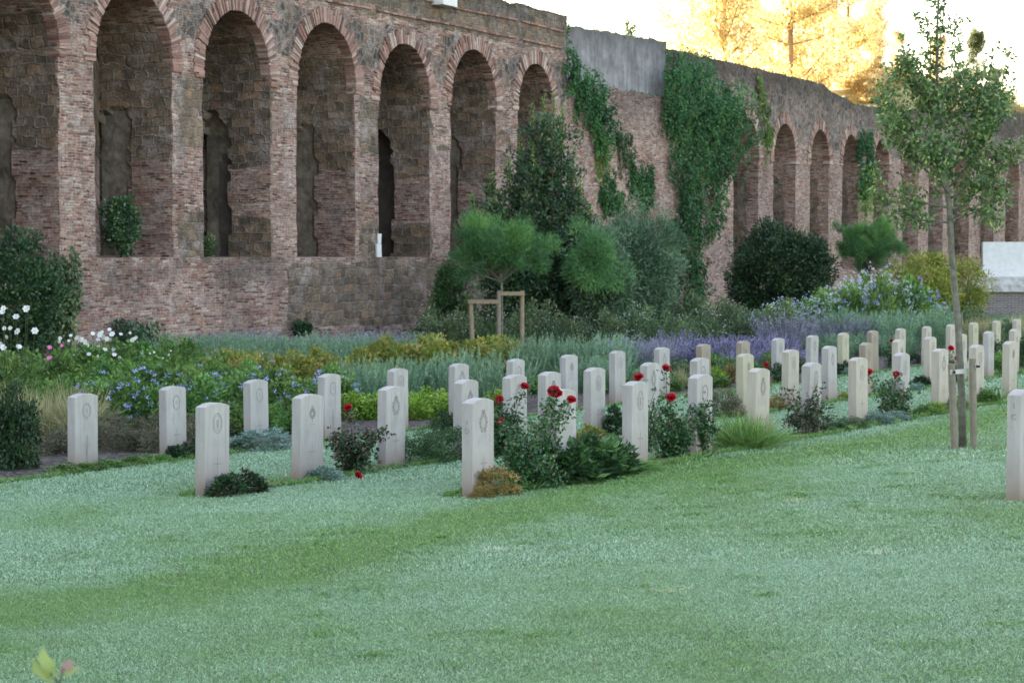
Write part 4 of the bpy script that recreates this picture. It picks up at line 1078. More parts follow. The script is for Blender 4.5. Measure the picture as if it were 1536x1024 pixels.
# ------------------------------------------------------------------ trees and big shrubs
def big_shrub(name,px,Y,w,h,label,cat,mat,K,n,L,W,cr,seed,shell=.5,lump=.35,wy=None,trunk=True,zc=None,rz_=None,extra=None,cut=-.9,z0=None):
    x=colx(px,Y); z=gz(x,Y) if z0 is None else z0; o=empty(name,(x,Y,z)); tag(o,label,cat)
    zc=zc if zc is not None else h*.52; rzv=rz_ if rz_ is not None else h*.48
    c=ell_centers(seed,K,w/2-cr*.6,(wy or w)/2-cr*.6,rzv,zc,shell,lump,cut); c=c[c[:,2]>.05]
    Q,r=cloud(seed,c,cr,n,L,W,up=.25,out=.6)
    # young leaves at the very top read lighter
    link('crown',qm('crown',Q,r,mat,extra),mat,o)
    if trunk:
        mb=MB(); rr=random.Random(seed)
        for k in range(6):
            a=rr.uniform(0,6.28); e=(math.cos(a)*w*.28,math.sin(a)*w*.28,zc+rzv*.4)
            mb.tube([(0,0,0),(e[0]*.3,e[1]*.3,e[2]*.4),e],[.05,.035,.012],6)
        mb.build('trunk',M['barkd'],o)
    return o
big_shrub('dark_bush',18,42,2.1,2.75,'big shadowy evergreen bush at the left edge before the arcade','bush',M['dark'],230,70,.09,.045,.22,401)
big_shrub('round_bush',1172,70,3.45,3.35,'large round dark green bush below the right arches','bush',M['dark'],420,80,.11,.055,.28,402,shell=.6,lump=.22)
# light tips on the round bush
big_shrub('dark_bush',675,57,1.05,2.3,'narrow dark bush at the broken end of the stone base','bush',M['hedge'],150,60,.09,.03,.2,403,lump=.3)
big_shrub('grey_shrub',945,58,2.7,3.6,'loose grey green olive like shrub before the ivy wall','shrub',M['olive'],380,80,.13,.034,.3,404,lump=.45)
big_shrub('grey_shrub',905,56,1.7,3.0,'darker grey green shrub left of the olive like shrub','shrub',M['olive'],230,80,.13,.034,.3,406,lump=.45)
big_shrub('dark_bush',985,62,1.2,1.9,'small dark bush at the foot of the hanging ivy','bush',M['laurel'],90,50,.10,.04,.22,405)
big_shrub('yellow_green_shrub',1385,76,2.5,2.5,'yellow green shrub behind the pale blue flowers','shrub',M['spirea'],200,60,.09,.05,.28,407,lump=.4)
big_shrub('yellow_green_shrub',1440,78,2.2,2.3,'yellow green shrub behind the young tree trunk','shrub',M['spirea'],160,60,.09,.05,.28,408,lump=.4)
big_shrub('yellow_green_shrub',1240,62,1.6,1.45,'yellowish flowering shrub left of the pale blue flowers','shrub',M['lime'],90,50,.08,.04,.22,409,lump=.5)
big_shrub('yellow_green_shrub',1275,61,1.5,1.6,'yellowish shrub in the middle of the pale blue flowers','shrub',M['lime'],90,50,.08,.04,.22,410,lump=.5)
# laurel
def laurel():
    Y=57; x=colx(812,Y); z=gz(x,Y); o=empty('laurel_tree',(x,Y,z)); tag(o,'tall dark laurel with upright light green shoots before the arcade end','tree')
    rng=np.random.default_rng(77); cs=[];mb=MB(); tipP=[];tipD=[]
    tops=[(-.55,5.6),(-.25,6.3),(0.05,6.5),(.32,6.55),(.55,6.2),(.85,5.2),(-.85,4.9),(1.0,4.4),(-1.35,3.8),(-1.1,4.1),(.1,5.6),(-.2,5.2),(.7,4.6),(-.6,4.4),(.3,5.0),(-1.8,4.0),(-1.65,3.5),(1.25,3.7),(-1.3,4.5),(.5,6.0)]
    for k,(tx,tz) in enumerate(tops):
        ty=rng.uniform(-.6,.6); b0=np.array([tx*.15,ty*.15,0]); e=np.array([tx,ty,tz]); m=np.array([tx*.9,ty*.8,tz*.5])
        pts=[(1-t)**2*b0+2*t*(1-t)*m+t*t*e for t in np.linspace(0,1,12)]
        trunk_lines(mb,[tuple(p) for p in pts],.04,.008,5)
        for t in np.linspace(.12,.9,26):
            p=(1-t)**2*b0+2*t*(1-t)*m+t*t*e; sp=.30*(1-t*.62)
            for _ in range(3): cs.append(p+rng.normal(size=3)*sp*np.array([1,1,.7]))
        for t in np.linspace(.82,1.0,26):
            p=(1-t)**2*b0+2*t*(1-t)*m+t*t*e
            for _ in range(5): tipP.append(p+rng.normal(size=3)*.04); tipD.append(rng.normal(size=3)*.6+np.array([0,0,.8]))
    for _ in range(300):
        a=rng.random()*6.28; rr=1.4*math.sqrt(rng.random()); cs.append(np.array([math.cos(a)*rr,math.sin(a)*rr*.8,rng.uniform(.2,3.1)]))
    cs=np.array([c for c in cs if rng.random()<.8]); Q,r=cloud(78,cs,.15,24,.12,.05,up=.4,out=.3)
    q2=leafq(rng,np.array(tipP),np.array(tipD),.085,.03,.1)
    link('crown',qm('crown',Q,r,M['laurel'],[(q2,rng.random(len(q2)),M['laurel_tip'])]),M['laurel'],o)
    mb.build('trunk',M['barkd'],o)
laurel()
def pine(px,Y,cz,w,h,label,seed,stakes=False,flat=.8,tr=.035):
    x=colx(px,Y); z=gz(x,Y); o=empty('young_pine',(x,Y,z)); tag(o,label,'pine tree')
    rng=np.random.default_rng(seed); zc=cz-z
    c=ell_centers(seed,int(95*w*h/4)+30,w/2*.82,w/2*.8,h/2*.75,zc,.35,.8)
    P=[];D=[];rn=[];mb=MB()
    for ci in c:
        out=unit(ci-np.array([0,0,zc-h*.25])); n=190; v=rng.random()
        d=unit(rng.normal(size=(n,3))*.75+out*.6+np.array([0,0,.55]))
        P.append(np.tile(ci,(n,1))+rng.normal(size=(n,3))*.09); D.append(d); rn.append(np.clip(.55*v+.2*rng.random(n)+.25*(out[2]+.2),0,1))
    for k in range(0,len(c),4):
        mb.tube([(0,0,zc-h*.45),tuple(c[k]*.6+np.array([0,0,zc-h*.3])*.4),tuple(c[k])],[.022,.013,.006],5)
    P=np.concatenate(P);D=np.concatenate(D)
    Q=leafq(rng,P,D,.17,.011,.05); link('crown',qm('crown',Q,np.concatenate(rn),M['pine']),M['pine'],o)
    mb.tube([(0,0,0),(.01,0,(zc-h*.45)*.5),(0,0,zc-h*.2),(0,0,zc+h*.2)],[tr,tr*.9,tr*.7,.012],8)
    mb.build('trunk',M['bark'],o)
    return o,x,z
pine(752,50,hz(372,50),2.6,1.7,'young staked pine with broad flat fluffy crown before the arcade',501)
big_shrub('light_green_shrub',888,54.5,1.05,1.55,'light green needled shrub right of the laurel','shrub',M['pine'],70,150,.17,.014,.22,502,z0=hz(440,54.5),lump=1.9,trunk=True)
pine(1304,82,hz(366,82),2.7,2.3,'small round pine right of the large round bush',503,tr=.05)
# stake frame of the pine
sf=empty('wooden_tree_stakes',(colx(750,49.6),49.6,gz(colx(750,49.6),49.6))); tag(sf,'three light wooden stakes joined by two rails around the pine trunk','tree stakes')
def stake(parent,x,y,z0,z1,r_=.035,lean=0,mat='stake',name='stake'):
    mb=MB(); mb.tube([(x,y,z0),(x+lean*.5,y,(z0+z1)/2),(x+lean,y,z1)],[r_,r_*.98,r_*.95],9); return mb.build(name,M[mat],parent)
zf=sf.location.z
def sx(px): return colx(px,49.6)-sf.location.x
stake(sf,sx(710),-.1,-.1,hz(452,49.6)-zf,.055,-.06); stake(sf,sx(748),-.12,-.1,hz(436,49.6)-zf,.05,0,'stakeg'); stake(sf,sx(783),.1,-.1,hz(436,49.6)-zf,.055,0)
mb=MB(); mb.box(sx(702),sx(749),-.2,-.15,hz(455,49.6)-zf,hz(449,49.6)-zf,jit=.006); mb.build('rail',M['stake'],sf)
mb=MB(); mb.box(sx(746),sx(787),-.06,-.01,hz(443,49.6)-zf,hz(437,49.6)-zf,jit=.006); mb.build('rail',M['stake'],sf)

# young tree at the right
def young_tree():
    Y=21.6; x=colx(1446,Y); z=gz(x,Y); o=empty('young_tree',(x,Y,z)); tag(o,'young leafy tree with slender grey trunk rising from the lawn at right','tree')
    rng=np.random.default_rng(91); mb=MB(); cs=[]; 
    def tz(py): return hz(py,Y)-z
    def tx(px): return colx(px,Y)-x
    tpts=[(tx(1446),0,-.05),(tx(1444),0,tz(600)),(tx(1437),.0,tz(480)),(tx(1428),.02,tz(390)),(tx(1424),.03,tz(310)),(tx(1412),0,tz(240)),(tx(1403),-.02,tz(160)),(tx(1402),0,tz(60)),(tx(1408),0,tz(-60))]
    mb.tube(tpts,[.042,.036,.033,.031,.029,.025,.018,.011,.004],10)
    P=[];D=[];V=[]
    def leaves_along(pts,t0,dens,spread):
        m=len(pts)-1
        for i in range(m):
            a,b=np.array(pts[i]),np.array(pts[i+1]); L=np.linalg.norm(b-a)
            if (i+1)/m<t0: continue
            n=int(L*dens*.95); v=rng.random()
            for _ in range(n):
                p=a+(b-a)*rng.random(); o_=rng.normal(size=3)*spread
                for c in range(5):
                    P.append(p+o_+rng.normal(size=3)*.022); D.append(o_*8+rng.normal(size=3)*.55+np.array([0,0,-.15])); V.append(v)
    def branch(p0,d,L,r0,lvl,upc=.25):
        p0=np.array(p0,float); d=unit(np.array(d,float)); n=7; pts=[p0]
        for i in range(n):
            d=unit(d+rng.normal(size=3)*.10+np.array([0,0,upc*.18])); pts.append(pts[-1]+d*L/n)
        mb.tube([tuple(p) for p in pts],[r0*(1-.8*i/n) for i in range(n+1)],5)
        if lvl==0:
            leaves_along(pts,.25,26,.05)
            for i in (2,3,4,5,6):
                if rng.random()<.85:
                    dd=unit(pts[i]-pts[i-1])+rng.normal(size=3)*.55; branch(pts[i],dd,L*rng.uniform(.28,.45),r0*.45,1,.2)
        elif lvl==1:
            leaves_along(pts,.1,62,.045)
            for i in (3,5):
                if rng.random()<.5: branch(pts[i],unit(pts[i]-pts[i-1])+rng.normal(size=3)*.7,L*.5,r0*.5,2,.1)
        else: leaves_along(pts,0,70,.04)
    TP=[np.array(p) for p in tpts]
    def at_z(zz):
        for a,b in zip(TP[:-1],TP[1:]):
            if a[2]<=zz<=b[2]: return a+(b-a)*(zz-a[2])/(b[2]-a[2])
        return TP[-1]
    # (start py, direction x, y, z, length)
    br=[(312,-.9,.1,.35,.68),(318,.8,-.2,.5,.85),(300,.35,.6,.8,.8),(292,-.4,-.6,.7,.7),(275,-.85,.3,.6,.7),(262,.9,.3,.6,.8),(250,.6,-.5,.9,.85),(240,-.6,-.3,.8,.75),(225,-.8,.2,.8,.65),(215,.75,.1,.9,.9),(205,.2,.7,.9,.6),(195,-.5,-.5,.9,.6),(185,.7,.2,.8,.6),(175,-.7,.2,.8,.5),(160,.5,-.4,.9,.4),(150,-.5,.3,.9,.35),(330,.8,.2,.25,.6),(335,-.7,-.3,.15,.5),(300,.95,.1,.7,1.0),(285,.9,-.15,.95,1.1),(160,.1,.8,.8,.5),(200,.0,-.9,.6,.5),(250,.0,-.9,.5,.55)]
    for (py,dx,dy,dz,L) in br: branch(at_z(tz(py)),(dx*1.15-.12,dy*1.15,dz*.95),L*(1.14 if dx<0 else .95),.013,0)
    # thin sparse leaders at the top
    for (px0,py0,px1,py1) in ((1402,130,1372,10),(1380,170,1346,45),(1404,140,1404,-60),(1425,150,1428,30),(1403,90,1395,-40),(1404,80,1420,-50),(1410,150,1445,20),(1470,170,1495,65),(1480,190,1512,70),(1395,120,1385,-20)):
        a=np.array([tx(px0),rng.uniform(-.1,.1),tz(py0)]); b=np.array([tx(px1),rng.uniform(-.15,.15),tz(py1)])
        pts=[a+(b-a)*t+np.array([math.sin(t*5)*.01,0,0]) for t in np.linspace(0,1,8)]
        mb.tube([tuple(p) for p in pts],[.006-.004*i/7 for i in range(8)],4); leaves_along(pts,0,30,.02)
    P=np.array(P);D=np.array(D);V=np.array(V)
    Q=leafq(rng,P,D,.054*(.7+.6*rng.random(len(P))),.030,.2)
    link('crown',qm('crown',Q,np.clip(.4*V+.6*rng.random(len(P)),0,1),M['tree']),M['tree'],o)
    mb.build('trunk',M['bark'],o,smooth=True)
    return x,Y,z
tx_,tY,tzz=young_tree()
ts=empty('tree_support_stakes',(tx_,tY,tzz)); tag(ts,'pair of weathered posts with pale ties holding the young tree','tree stakes')
def s2(px): return colx(px,tY)-tx_
stake(ts,s2(1428),-.22,-.1,hz(544,tY)-tzz,.038,-.045,'stakeg'); stake(ts,s2(1459),-.12,-.1,hz(537,tY)-tzz,.036,-.02,'stakeg')
def tie(xa,ya,xb,yb,zc):
    o=MB(); d=Vector((xb-xa,yb-ya,0)); nrm=Vector((-d.y,d.x,0)).normalized()*.008
    for s_ in (-1,1):
        pass
    a=Vector((xa,ya,0)); b=Vector((xb,yb,0))
    P=[a-nrm,b-nrm,b+nrm,a+nrm]; h=.022
    lo=[o.vert((p.x,p.y,zc-h)) for p in P]; hi=[o.vert((p.x,p.y,zc+h)) for p in P]
    o.face(lo[::-1]); o.face(hi)
    for k in range(4): o.face([lo[k],lo[(k+1)%4],hi[(k+1)%4],hi[k]])
    o.build('tie',M['tie'],ts)
zt1=hz(556,tY)-tzz; zt2=hz(548,tY)-tzz
tie(s2(1419),-.262,s2(1447),-.075,zt1); tie(s2(1446),-.065,s2(1463),-.16,zt2)
mb=MB(); mb.tube([(s2(1424),-.255,zt1),(s2(1424),-.285,zt1)],.012,8); mb.tube([(s2(1461),-.16,zt2),(s2(1463),-.20,zt2)],.012,8); mb.build('bolt',M['black'],ts)

# ------------------------------------------------------------------ ivy on the wall
def ivy(label,poly_px,n,thick=.35,mat='ivy',seed=1,name='hanging_ivy',L=.10,W=.06,strands=True,dens=1.0,dback=0.0,tl=1.0):
    """hanging mass filling an outline on the wall (pixel outline -> wall coordinates)"""
    rng=np.random.default_rng(seed)
    poly=[(s_of(px-thick*26),wz(px,py)) for px,py in poly_px]
    def inside(s,z):
        c=False; j=len(poly)-1
        for i in range(len(poly)):
            if (poly[i][1]>z)!=(poly[j][1]>z) and s<(poly[j][0]-poly[i][0])*(z-poly[i][1])/(poly[j][1]-poly[i][1]+1e-9)+poly[i][0]: c=not c
            j=i
        return c
    ss=[p[0] for p in poly]; zs_=[p[1] for p in poly]; C=[]
    area=(max(ss)-min(ss))*(max(zs_)-min(zs_)); k=0
    while len(C)<n and k<n*30:
        k+=1; s=rng.uniform(min(ss),max(ss)); z=rng.uniform(min(zs_),max(zs_))
        if inside(s+.12*math.sin(z*5),z): C.append((s,z))
    sm=sum(ss)/len(ss); zm=min(zs_)
    P=[];D=[];VV=[]
    C=C[:max(12,int(len(C)*.36))]
    for (s,z) in C:
        t=thick*(.25+1.75*rng.random()**1.4)*(1+.5*noise.noise((s*1.6,z*.6,seed))); v=.42+.7*noise.noise((s*1.1,z*.7,seed+3))+rng.normal()*.16
        ln=rng.uniform(.55,1.35)*tl
        if strands and rng.random()<.2: ln*=1.7
        hw=rng.uniform(.08,.19); sway=rng.normal()*.12; m=int(58*dens)
        u=rng.random(m)**.85; wd=hw*(1.05-u*.95); aa=rng.normal(size=m)*.5
        sp=s+sway*u*u+wd*aa; out=t*(.45+.55*np.sin(np.pi*np.clip(u*1.1+.1,0,1)))*(1-.35*aa*aa)
        for q in range(m):
            P.append((sp[q],dback-max(.03,out[q])+rng.normal()*.025,z-ln*u[q]+.15)); D.append((aa[q]*.5+rng.normal()*.35,-.5+rng.normal()*.3,-.8+rng.normal()*.35)); VV.append(v*.7+.3*rng.random()+.12*(u[q]>.8))
    # to world, relative to root
    r0=wl(sm,0,0); o=empty(name,(r0.x,r0.y,zm)); tag(o,label,'ivy')
    P=np.array(P);D=np.array(D)
    Wp=np.stack([WX+U[0]*P[:,0]+V[0]*P[:,1]-r0.x,WY+U[1]*P[:,0]+V[1]*P[:,1]-r0.y,P[:,2]-zm],1)
    Wd=np.stack([U[0]*D[:,0]+V[0]*D[:,1],U[1]*D[:,0]+V[1]*D[:,1],D[:,2]],1)
    Q=leafq(rng,Wp,Wd,L*(.7+.6*rng.random(len(P))),W,.2)
    link('foliage',qm('foliage',Q,np.clip(np.array(VV),0,1),M[mat]),M[mat],o)
    mb=MB()
    for (s,z) in C[:14]:
        a=wl(s,dback-.03,z)-Vector((r0.x,r0.y,zm)); a=Vector((a.x,a.y,z-zm)); b_=wl(s+.1,dback-.06,0)-Vector((r0.x,r0.y,0)); 
        mb.tube([tuple(a),(b_.x,b_.y,z-zm-.6)],[.015,.008],4)
    mb.build('vine',M['barkd'],o)
ivy('diagonal ivy mass hanging below the plaster parapet left end',[(848,75),(862,85),(885,100),(905,120),(918,150),(922,185),(915,215),(905,220),(895,190),(880,165),(866,120),(848,110)],250,.3,tl=.75,seed=1,dback=.12)
ivy('pale ivy wisps below the diagonal ivy mass',[(895,200),(920,200),(915,235),(900,235)],40,.15,'ivyl',seed=2,dback=.12)
ivy('thin dark creeper in the corner where the arcade ends',[(845,40),(866,38),(868,85),(848,90)],110,.25,'shrub',seed=3,dback=.5)
ivy('wide ivy mass crowning the wall right of the plaster parapet',[(1000,130),(1012,80),(1050,78),(1062,95),(1062,118),(1094,122),(1112,142),(1124,185),(1128,210),(1118,218),(1116,205),(1104,190),(1080,175),(1050,170),(1010,160)],600,.6,seed=4,dback=.15)
ivy('long left strand of ivy falling almost to the ground',[(1010,150),(1050,150),(1055,210),(1062,280),(1058,340),(1060,400),(1066,468),(1040,468),(1040,420),(1034,350),(1024,290),(1012,230)],640,.42,seed=5,dback=.12)
ivy('dark right strand of ivy under the wide ivy mass',[(1048,160),(1110,170),(1104,225),(1088,270),(1085,330),(1080,345),(1072,330),(1070,290),(1056,220)],380,.4,seed=6,dback=.12)
ivy('small ivy cascade left of the long strand',[(998,332),(1020,330),(1030,370),(1022,400),(1026,440),(1014,445),(1010,400),(1000,370)],130,.2,tl=.7,seed=7,dback=.12)
ivy('small square ivy clump on the brick wall left of centre',[(904,262),(930,258),(941,290),(936,315),(908,315)],110,.16,tl=.5,seed=8,dback=.12)
ivy('ivy clump with a thin tail on the middle brick wall',[(946,245),(984,245),(987,285),(976,305),(976,340),(970,340),(966,300),(950,288)],130,.16,tl=.5,seed=9,dback=.12)
ivy('sparse little creeper above the two ivy clumps',[(925,200),(950,200),(958,228),(950,240),(932,232)],40,.1,'shrub',tl=.5,seed=10,dback=.12)
ivy('yellowish creeper hanging left of the first right arch',[(1138,112),(1152,112),(1158,160),(1164,205),(1150,215),(1142,180)],60,.12,'ivyl',tl=.7,seed=11,dback=.1)
ivy('green creeper hanging between two right arches',[(1289,200),(1310,195),(1314,240),(1310,280),(1300,295),(1292,270)],200,.2,'ivy',tl=.8,seed=12,dback=.1)
ivy('yellowish end of the creeper between two right arches',[(1292,265),(1312,260),(1308,300),(1298,305)],60,.2,'ivyl',seed=13,dback=.1)
ivy('leafy creeper low on the wall behind the white blossoms',[(170,482),(215,478),(232,500),(212,492),(206,520),(176,520)],110,.3,'laurel',seed=14)
ivy('dusty bush of creeper spilling from the left niche ledge',[(70,380),(104,372),(106,450),(94,500),(84,470),(72,420)],160,.35,'shrub',seed=15)
# plants on ledges and on the wall top
def on_wall(px,py,s_d,w,h,label,mat,seed,name='wall_shrub',K=60):
    s=s_of(px); p=wl(s,s_d,wz(px,py)); o=empty(name,tuple(p)); tag(o,label,'shrub')
    c=ell_centers(seed,K,w/2*.8,w/2*.8,h/2*.85,h*.5,.3,.5); Q,r=cloud(seed,c,.13,34,.085,.05,up=.3)
    link('foliage',qm('foliage',Q,r,mat),mat,o); mb=MB(); mb.tube([(0,0,-.05),(.03,0,h*.3),(0,0,h*.6)],[.03,.02,.01],5); mb.build('stem',M['barkd'],o)
on_wall(188,392,.1,1.0,1.55,'bluish green fig bush growing on the second niche ledge',M['laurel'],601,K=110)
on_wall(345,390,.8,.8,.55,'low grey shrub in the third niche',M['shrub'],602)
on_wall(443,500,-.25,.5,.25,'small dark plant rooted low in the brick face',M['dark'],603,K=25)
def wall_top_sapling():
    p=wl(s_of(991),1.2,wz(991,58)); o=empty('sapling',tuple(p)); tag(o,'little dark sapling growing on top of the plaster parapet','sapling')
    rng=np.random.default_rng(5); mb=MB(); P=[];D=[]
    for k in range(7):
        a=rng.uniform(-1,1); e=np.array([a*.35,rng.normal()*.2,.75-abs(a)*.35]); mb.tube([(0,0,-.1),tuple(e*.5),tuple(e)],[.015,.01,.005],4)
        for _ in range(38): t=rng.random(); P.append(e*t+rng.normal(size=3)*.04); D.append(rng.normal(size=3)+np.array([0,0,.3]))
    mb.build('trunk',M['barkd'],o); link('crown',qm('crown',leafq(rng,np.array(P),np.array(D),.1,.055,.1),rng.random(len(P)),M['shrub']),M['shrub'],o)
wall_top_sapling()
def top_fringe():
    rng=np.random.default_rng(8); P=[];D=[];r=[]
    for k in range(9000):
        s=rng.uniform(14,s_of(1560))
        v=noise.noise((s*.55,4,1))
        if v<rng.uniform(-.5,.35): continue
        if s<sB0: zt,d=topA(s),rng.uniform(0,.4)
        elif s<sp0: continue
        elif s<sB1: 
            if rng.random()<.4: zt,d=zB+.02,rng.uniform(.12,.44)
            else: zt,d=topP(s),rng.uniform(.45,.9)
        else: zt,d=topC(s),rng.uniform(.15,.7)
        p=wl(s,d,zt-.03); P.append(tuple(p)); D.append(rng.normal(size=3)*.6+np.array([0,0,.6])); r.append(rng.random()*(.5+v))
    Q=leafq(rng,np.array(P),np.array(D),.14*(.5+rng.random(len(P))),.035,.2)
    tag(link('wall_top_weeds',qm('wall_top_weeds',Q,np.clip(np.array(r),0,1),M['shrub']),M['shrub']),'thin weeds fringing the top edge of the wall','weeds',kind='stuff')
top_fringe()

# ------------------------------------------------------------------ sunlit trees behind the wall
def sun_tree_mesh(seed,h=16,w=6.5,mat='gold'):
    rng=np.random.default_rng(seed); mb=MB(); cs=[]
    mb.tube([(0,0,0),(.1,0,h*.4),(0,.1,h*.95)],[.17,.13,.03],8)
    for k in range(60):
        t=rng.uniform(.04,.97); a=rng.random()*6.283; L=(w/2)*(1.05-.55*t)*rng.uniform(.6,1.1)
        b=np.array([0,0,h*t]); e=b+np.array([math.cos(a)*L,math.sin(a)*L,L*rng.uniform(.3,.9)])
        mb.tube([tuple(b),tuple((b+e)/2+np.array([0,0,-.1])),tuple(e)],[.07*(1.1-t),.04,.015],4)
        for u in np.linspace(.25,1.05,8): cs.append(b+(e-b)*u+rng.normal(size=3)*.28)
    cs=np.array(cs); Q,r=cloud(seed,cs,.55,44,.21,.11,up=.1,out=.2)
    return qm('crown',Q,r,M[mat]), mb.mesh('trunk')
STM=[sun_tree_mesh(701),sun_tree_mesh(702),sun_tree_mesh(703)]
STM.append(sun_tree_mesh(704,mat='sungreen'))
M['barkg']=simple('sunlit_bark',(.34,.24,.15),.9,.3,6,.3)  # sunlight on the far trunks put into a lighter bark colour
for c,t in STM: t.materials.append(M['barkg'])
def behind(px,dd):
    k_=(px-768)/F; Y=(dd+28.46)/(-V[0]*-1*k_+V[1]) if False else (dd+28.46)/(V[1]+V[0]*k_)
    x=colx(px,Y); dx,dy=x-WX,Y-WY
    return x,Y,dx*U[0]+dy*U[1],dx*V[0]+dy*V[1]
for k,(px,d,sc,lab) in enumerate([(1035,22,1.0,'leftmost sunlit yellow tree behind the wall'),(1085,14,1.0,'second sunlit yellow tree behind the wall, left of the densest crown'),(1135,24,1.15,'tall golden tree in the left half of the sunlit group'),(1185,13,1.1,'tall golden tree with forking dark trunk in the middle of the group'),(1225,22,1.1,'golden tree with the densest crown above the right arches'),(1268,14,.85,'golden tree just right of the densest crown'),(1312,16,.5,'low thin golden tree where the bank begins'),(1345,12,.3,'small sunlit tree left of the young tree crown'),(1405,14,.34,'sunlit yellow tree glimpsed through the young tree crown'),(1462,12,.36,'greener sunlit tree behind the right side of the young tree'),(1492,16,.30,'second greener sunlit tree nearer the right edge'),(1538,12,.2,'small yellow tree at the right edge beyond the wall')]):
    x,Y,ss,dd=behind(px,d)
    z=hillz(ss,dd)-.2
    o=empty('sunlit_tree',(x,Y,z),k*1.3); o.scale=(sc,sc,sc); tag(o,lab,'tree','sunlit trees behind the wall')
    c,t=STM[k%3] if k not in (9,10) else STM[3]
    for nm,me in (('crown',c),('trunk',t)):
        q=bpy.data.objects.new(nm,me); COL.objects.link(q); q.parent=o
PROTO['gold0']=('golden_bush',[('foliage',mound(801,M['gold'],90,40,.07,.04,.12,lump=.6))])
PROTO['gold1']=('golden_bush',[('foliage',mound(802,M['goldg'],90,40,.09,.02,.12,lump=.6))])
k=0
for px in range(1225,1570,6):
    x,Y,ss,dd=behind(px,random.uniform(3.5,10)); z=hillz(ss,dd)
    plant(f'gold{k%2}',x,Y,random.uniform(1.2,2.6),random.uniform(.8,1.7),'sunlit golden bush on the bank above the right arches','bush','golden bushes on the bank',z=z); k+=1

# ------------------------------------------------------------------ stone monument
def brickbase():
    m,nt,N,L,b=new_mat('plinth_brick')
    uv=N.new('ShaderNodeUVMap').outputs[0]
    bt=N.new('ShaderNodeTexBrick'); L.new(uv,bt.inputs['Vector']); bt.inputs['Scale'].default_value=1
    bt.inputs['Brick Width'].default_value=.3; bt.inputs['Row Height'].default_value=.075; bt.inputs['Mortar Size'].default_value=.012
    bt.inputs['Color1'].default_value=(.12,.10,.10,1); bt.inputs['Color2'].default_value=(.22,.17,.16,1); bt.inputs['Mortar'].default_value=(.33,.31,.31,1)
    L.new(bt.outputs['Color'],b.inputs['Base Color']); b.inputs['Roughness'].default_value=.9
    return m
M['plinth']=brickbase()
Ym=93; xm=colx(1474,Ym); mo=empty('stone_altar_monument',(xm,Ym,gz(xm,Ym)),R(-8)); tag(mo,'white stone altar block on stepped brick plinth at the right','monument')
zm_=gz(xm,Ym)
def hm(py): return hz(py,Ym)-zm_
mb=MB(); mb.box(0,3.66,0,.9,hm(403),hm(363),jit=.004); mb.build('altar_block',M['plaque'],mo)
mb=MB(); mb.box(-.1,3.78,-.08,.98,hm(415),hm(403)-.002,jit=.004); mb.build('altar_foot',M['plaque'],mo)
M['step']=simple('stained_step_stone',(.72,.70,.70),.8,.3,4,.2,(.28,.27,.27))
mb=MB(); mb.box(-.5,4.2,-.5,1.6,hm(426),hm(415)-.002,jit=.006); mb.build('step',M['step'],mo)
mb=MB(); mb.box(-.8,4.6,-.95,2.1,hm(437),hm(426)-.002,jit=.006); mb.build('step',M['step'],mo)
mb=MB(); mb.box(-.55,4.4,-.75,1.9,-.2,hm(437)-.002); mb.build('plinth',M['plinth'],mo)

# ------------------------------------------------------------------ headstones
def slab_mesh(w=.38,h=.81,t=.105,rise=.034,seed=0):
    """x across the face normal (thickness), y along width, z up; front face at +x"""
    mb=MB(); rr=random.Random(seed); n=12; prof=[(-w/2,-.12),(w/2,-.12)]
    for k in range(n+1):
        u=1-2*k/n; prof.append((u*w/2, h-rise*(u*u)))
    # rounded shoulder and bevelled edges: three layers
    bev=.006; cen=(0,h/2)
    def ring(x,inset):
        ids=[]
        for (y,z) in prof:
            sy=(w/2-inset)/(w/2); zz=z if z<0 else z-inset
            ids.append(mb.vert((x,y*sy,zz)))
        return ids
    rings=[ring(-t/2,bev),ring(-t/2+bev,0),ring(t/2-bev,0),ring(t/2,bev)]
    m=len(prof)
    for a,b in zip(rings[:-1],rings[1:]):
        for k in range(m):
            k2=(k+1)%m; mb.face([a[k],b[k],b[k2],a[k2]])
    mb.face(rings[0][::-1]); mb.face(rings[3])
    mb.v=[(x+.0015*noise.noise((x*9,y*9,z*9+seed)),y+.002*noise.noise((z*7,x,seed)),z+.002*noise.noise((y*20,seed,x))) for x,y,z in mb.v]
    return mb
def rect_(mb,x,y0,y1,z0,z1): mb.quadp([(x,y0,z0),(x,y1,z0),(x,y1,z1),(x,y0,z1)])
def arc_(mb,x,cy,cz,r0,r1,a0=0,a1=2*math.pi,n=20,sy=1,sz=1):
    for k in range(n):
        a,b=a0+(a1-a0)*k/n,a0+(a1-a0)*(k+1)/n
        mb.quadp([(x,cy+r0*math.cos(a)*sy,cz+r0*math.sin(a)*sz),(x,cy+r1*math.cos(a)*sy,cz+r1*math.sin(a)*sz),(x,cy+r1*math.cos(b)*sy,cz+r1*math.sin(b)*sz),(x,cy+r0*math.cos(b)*sy,cz+r0*math.sin(b)*sz)])
FX=.105/2+.0025
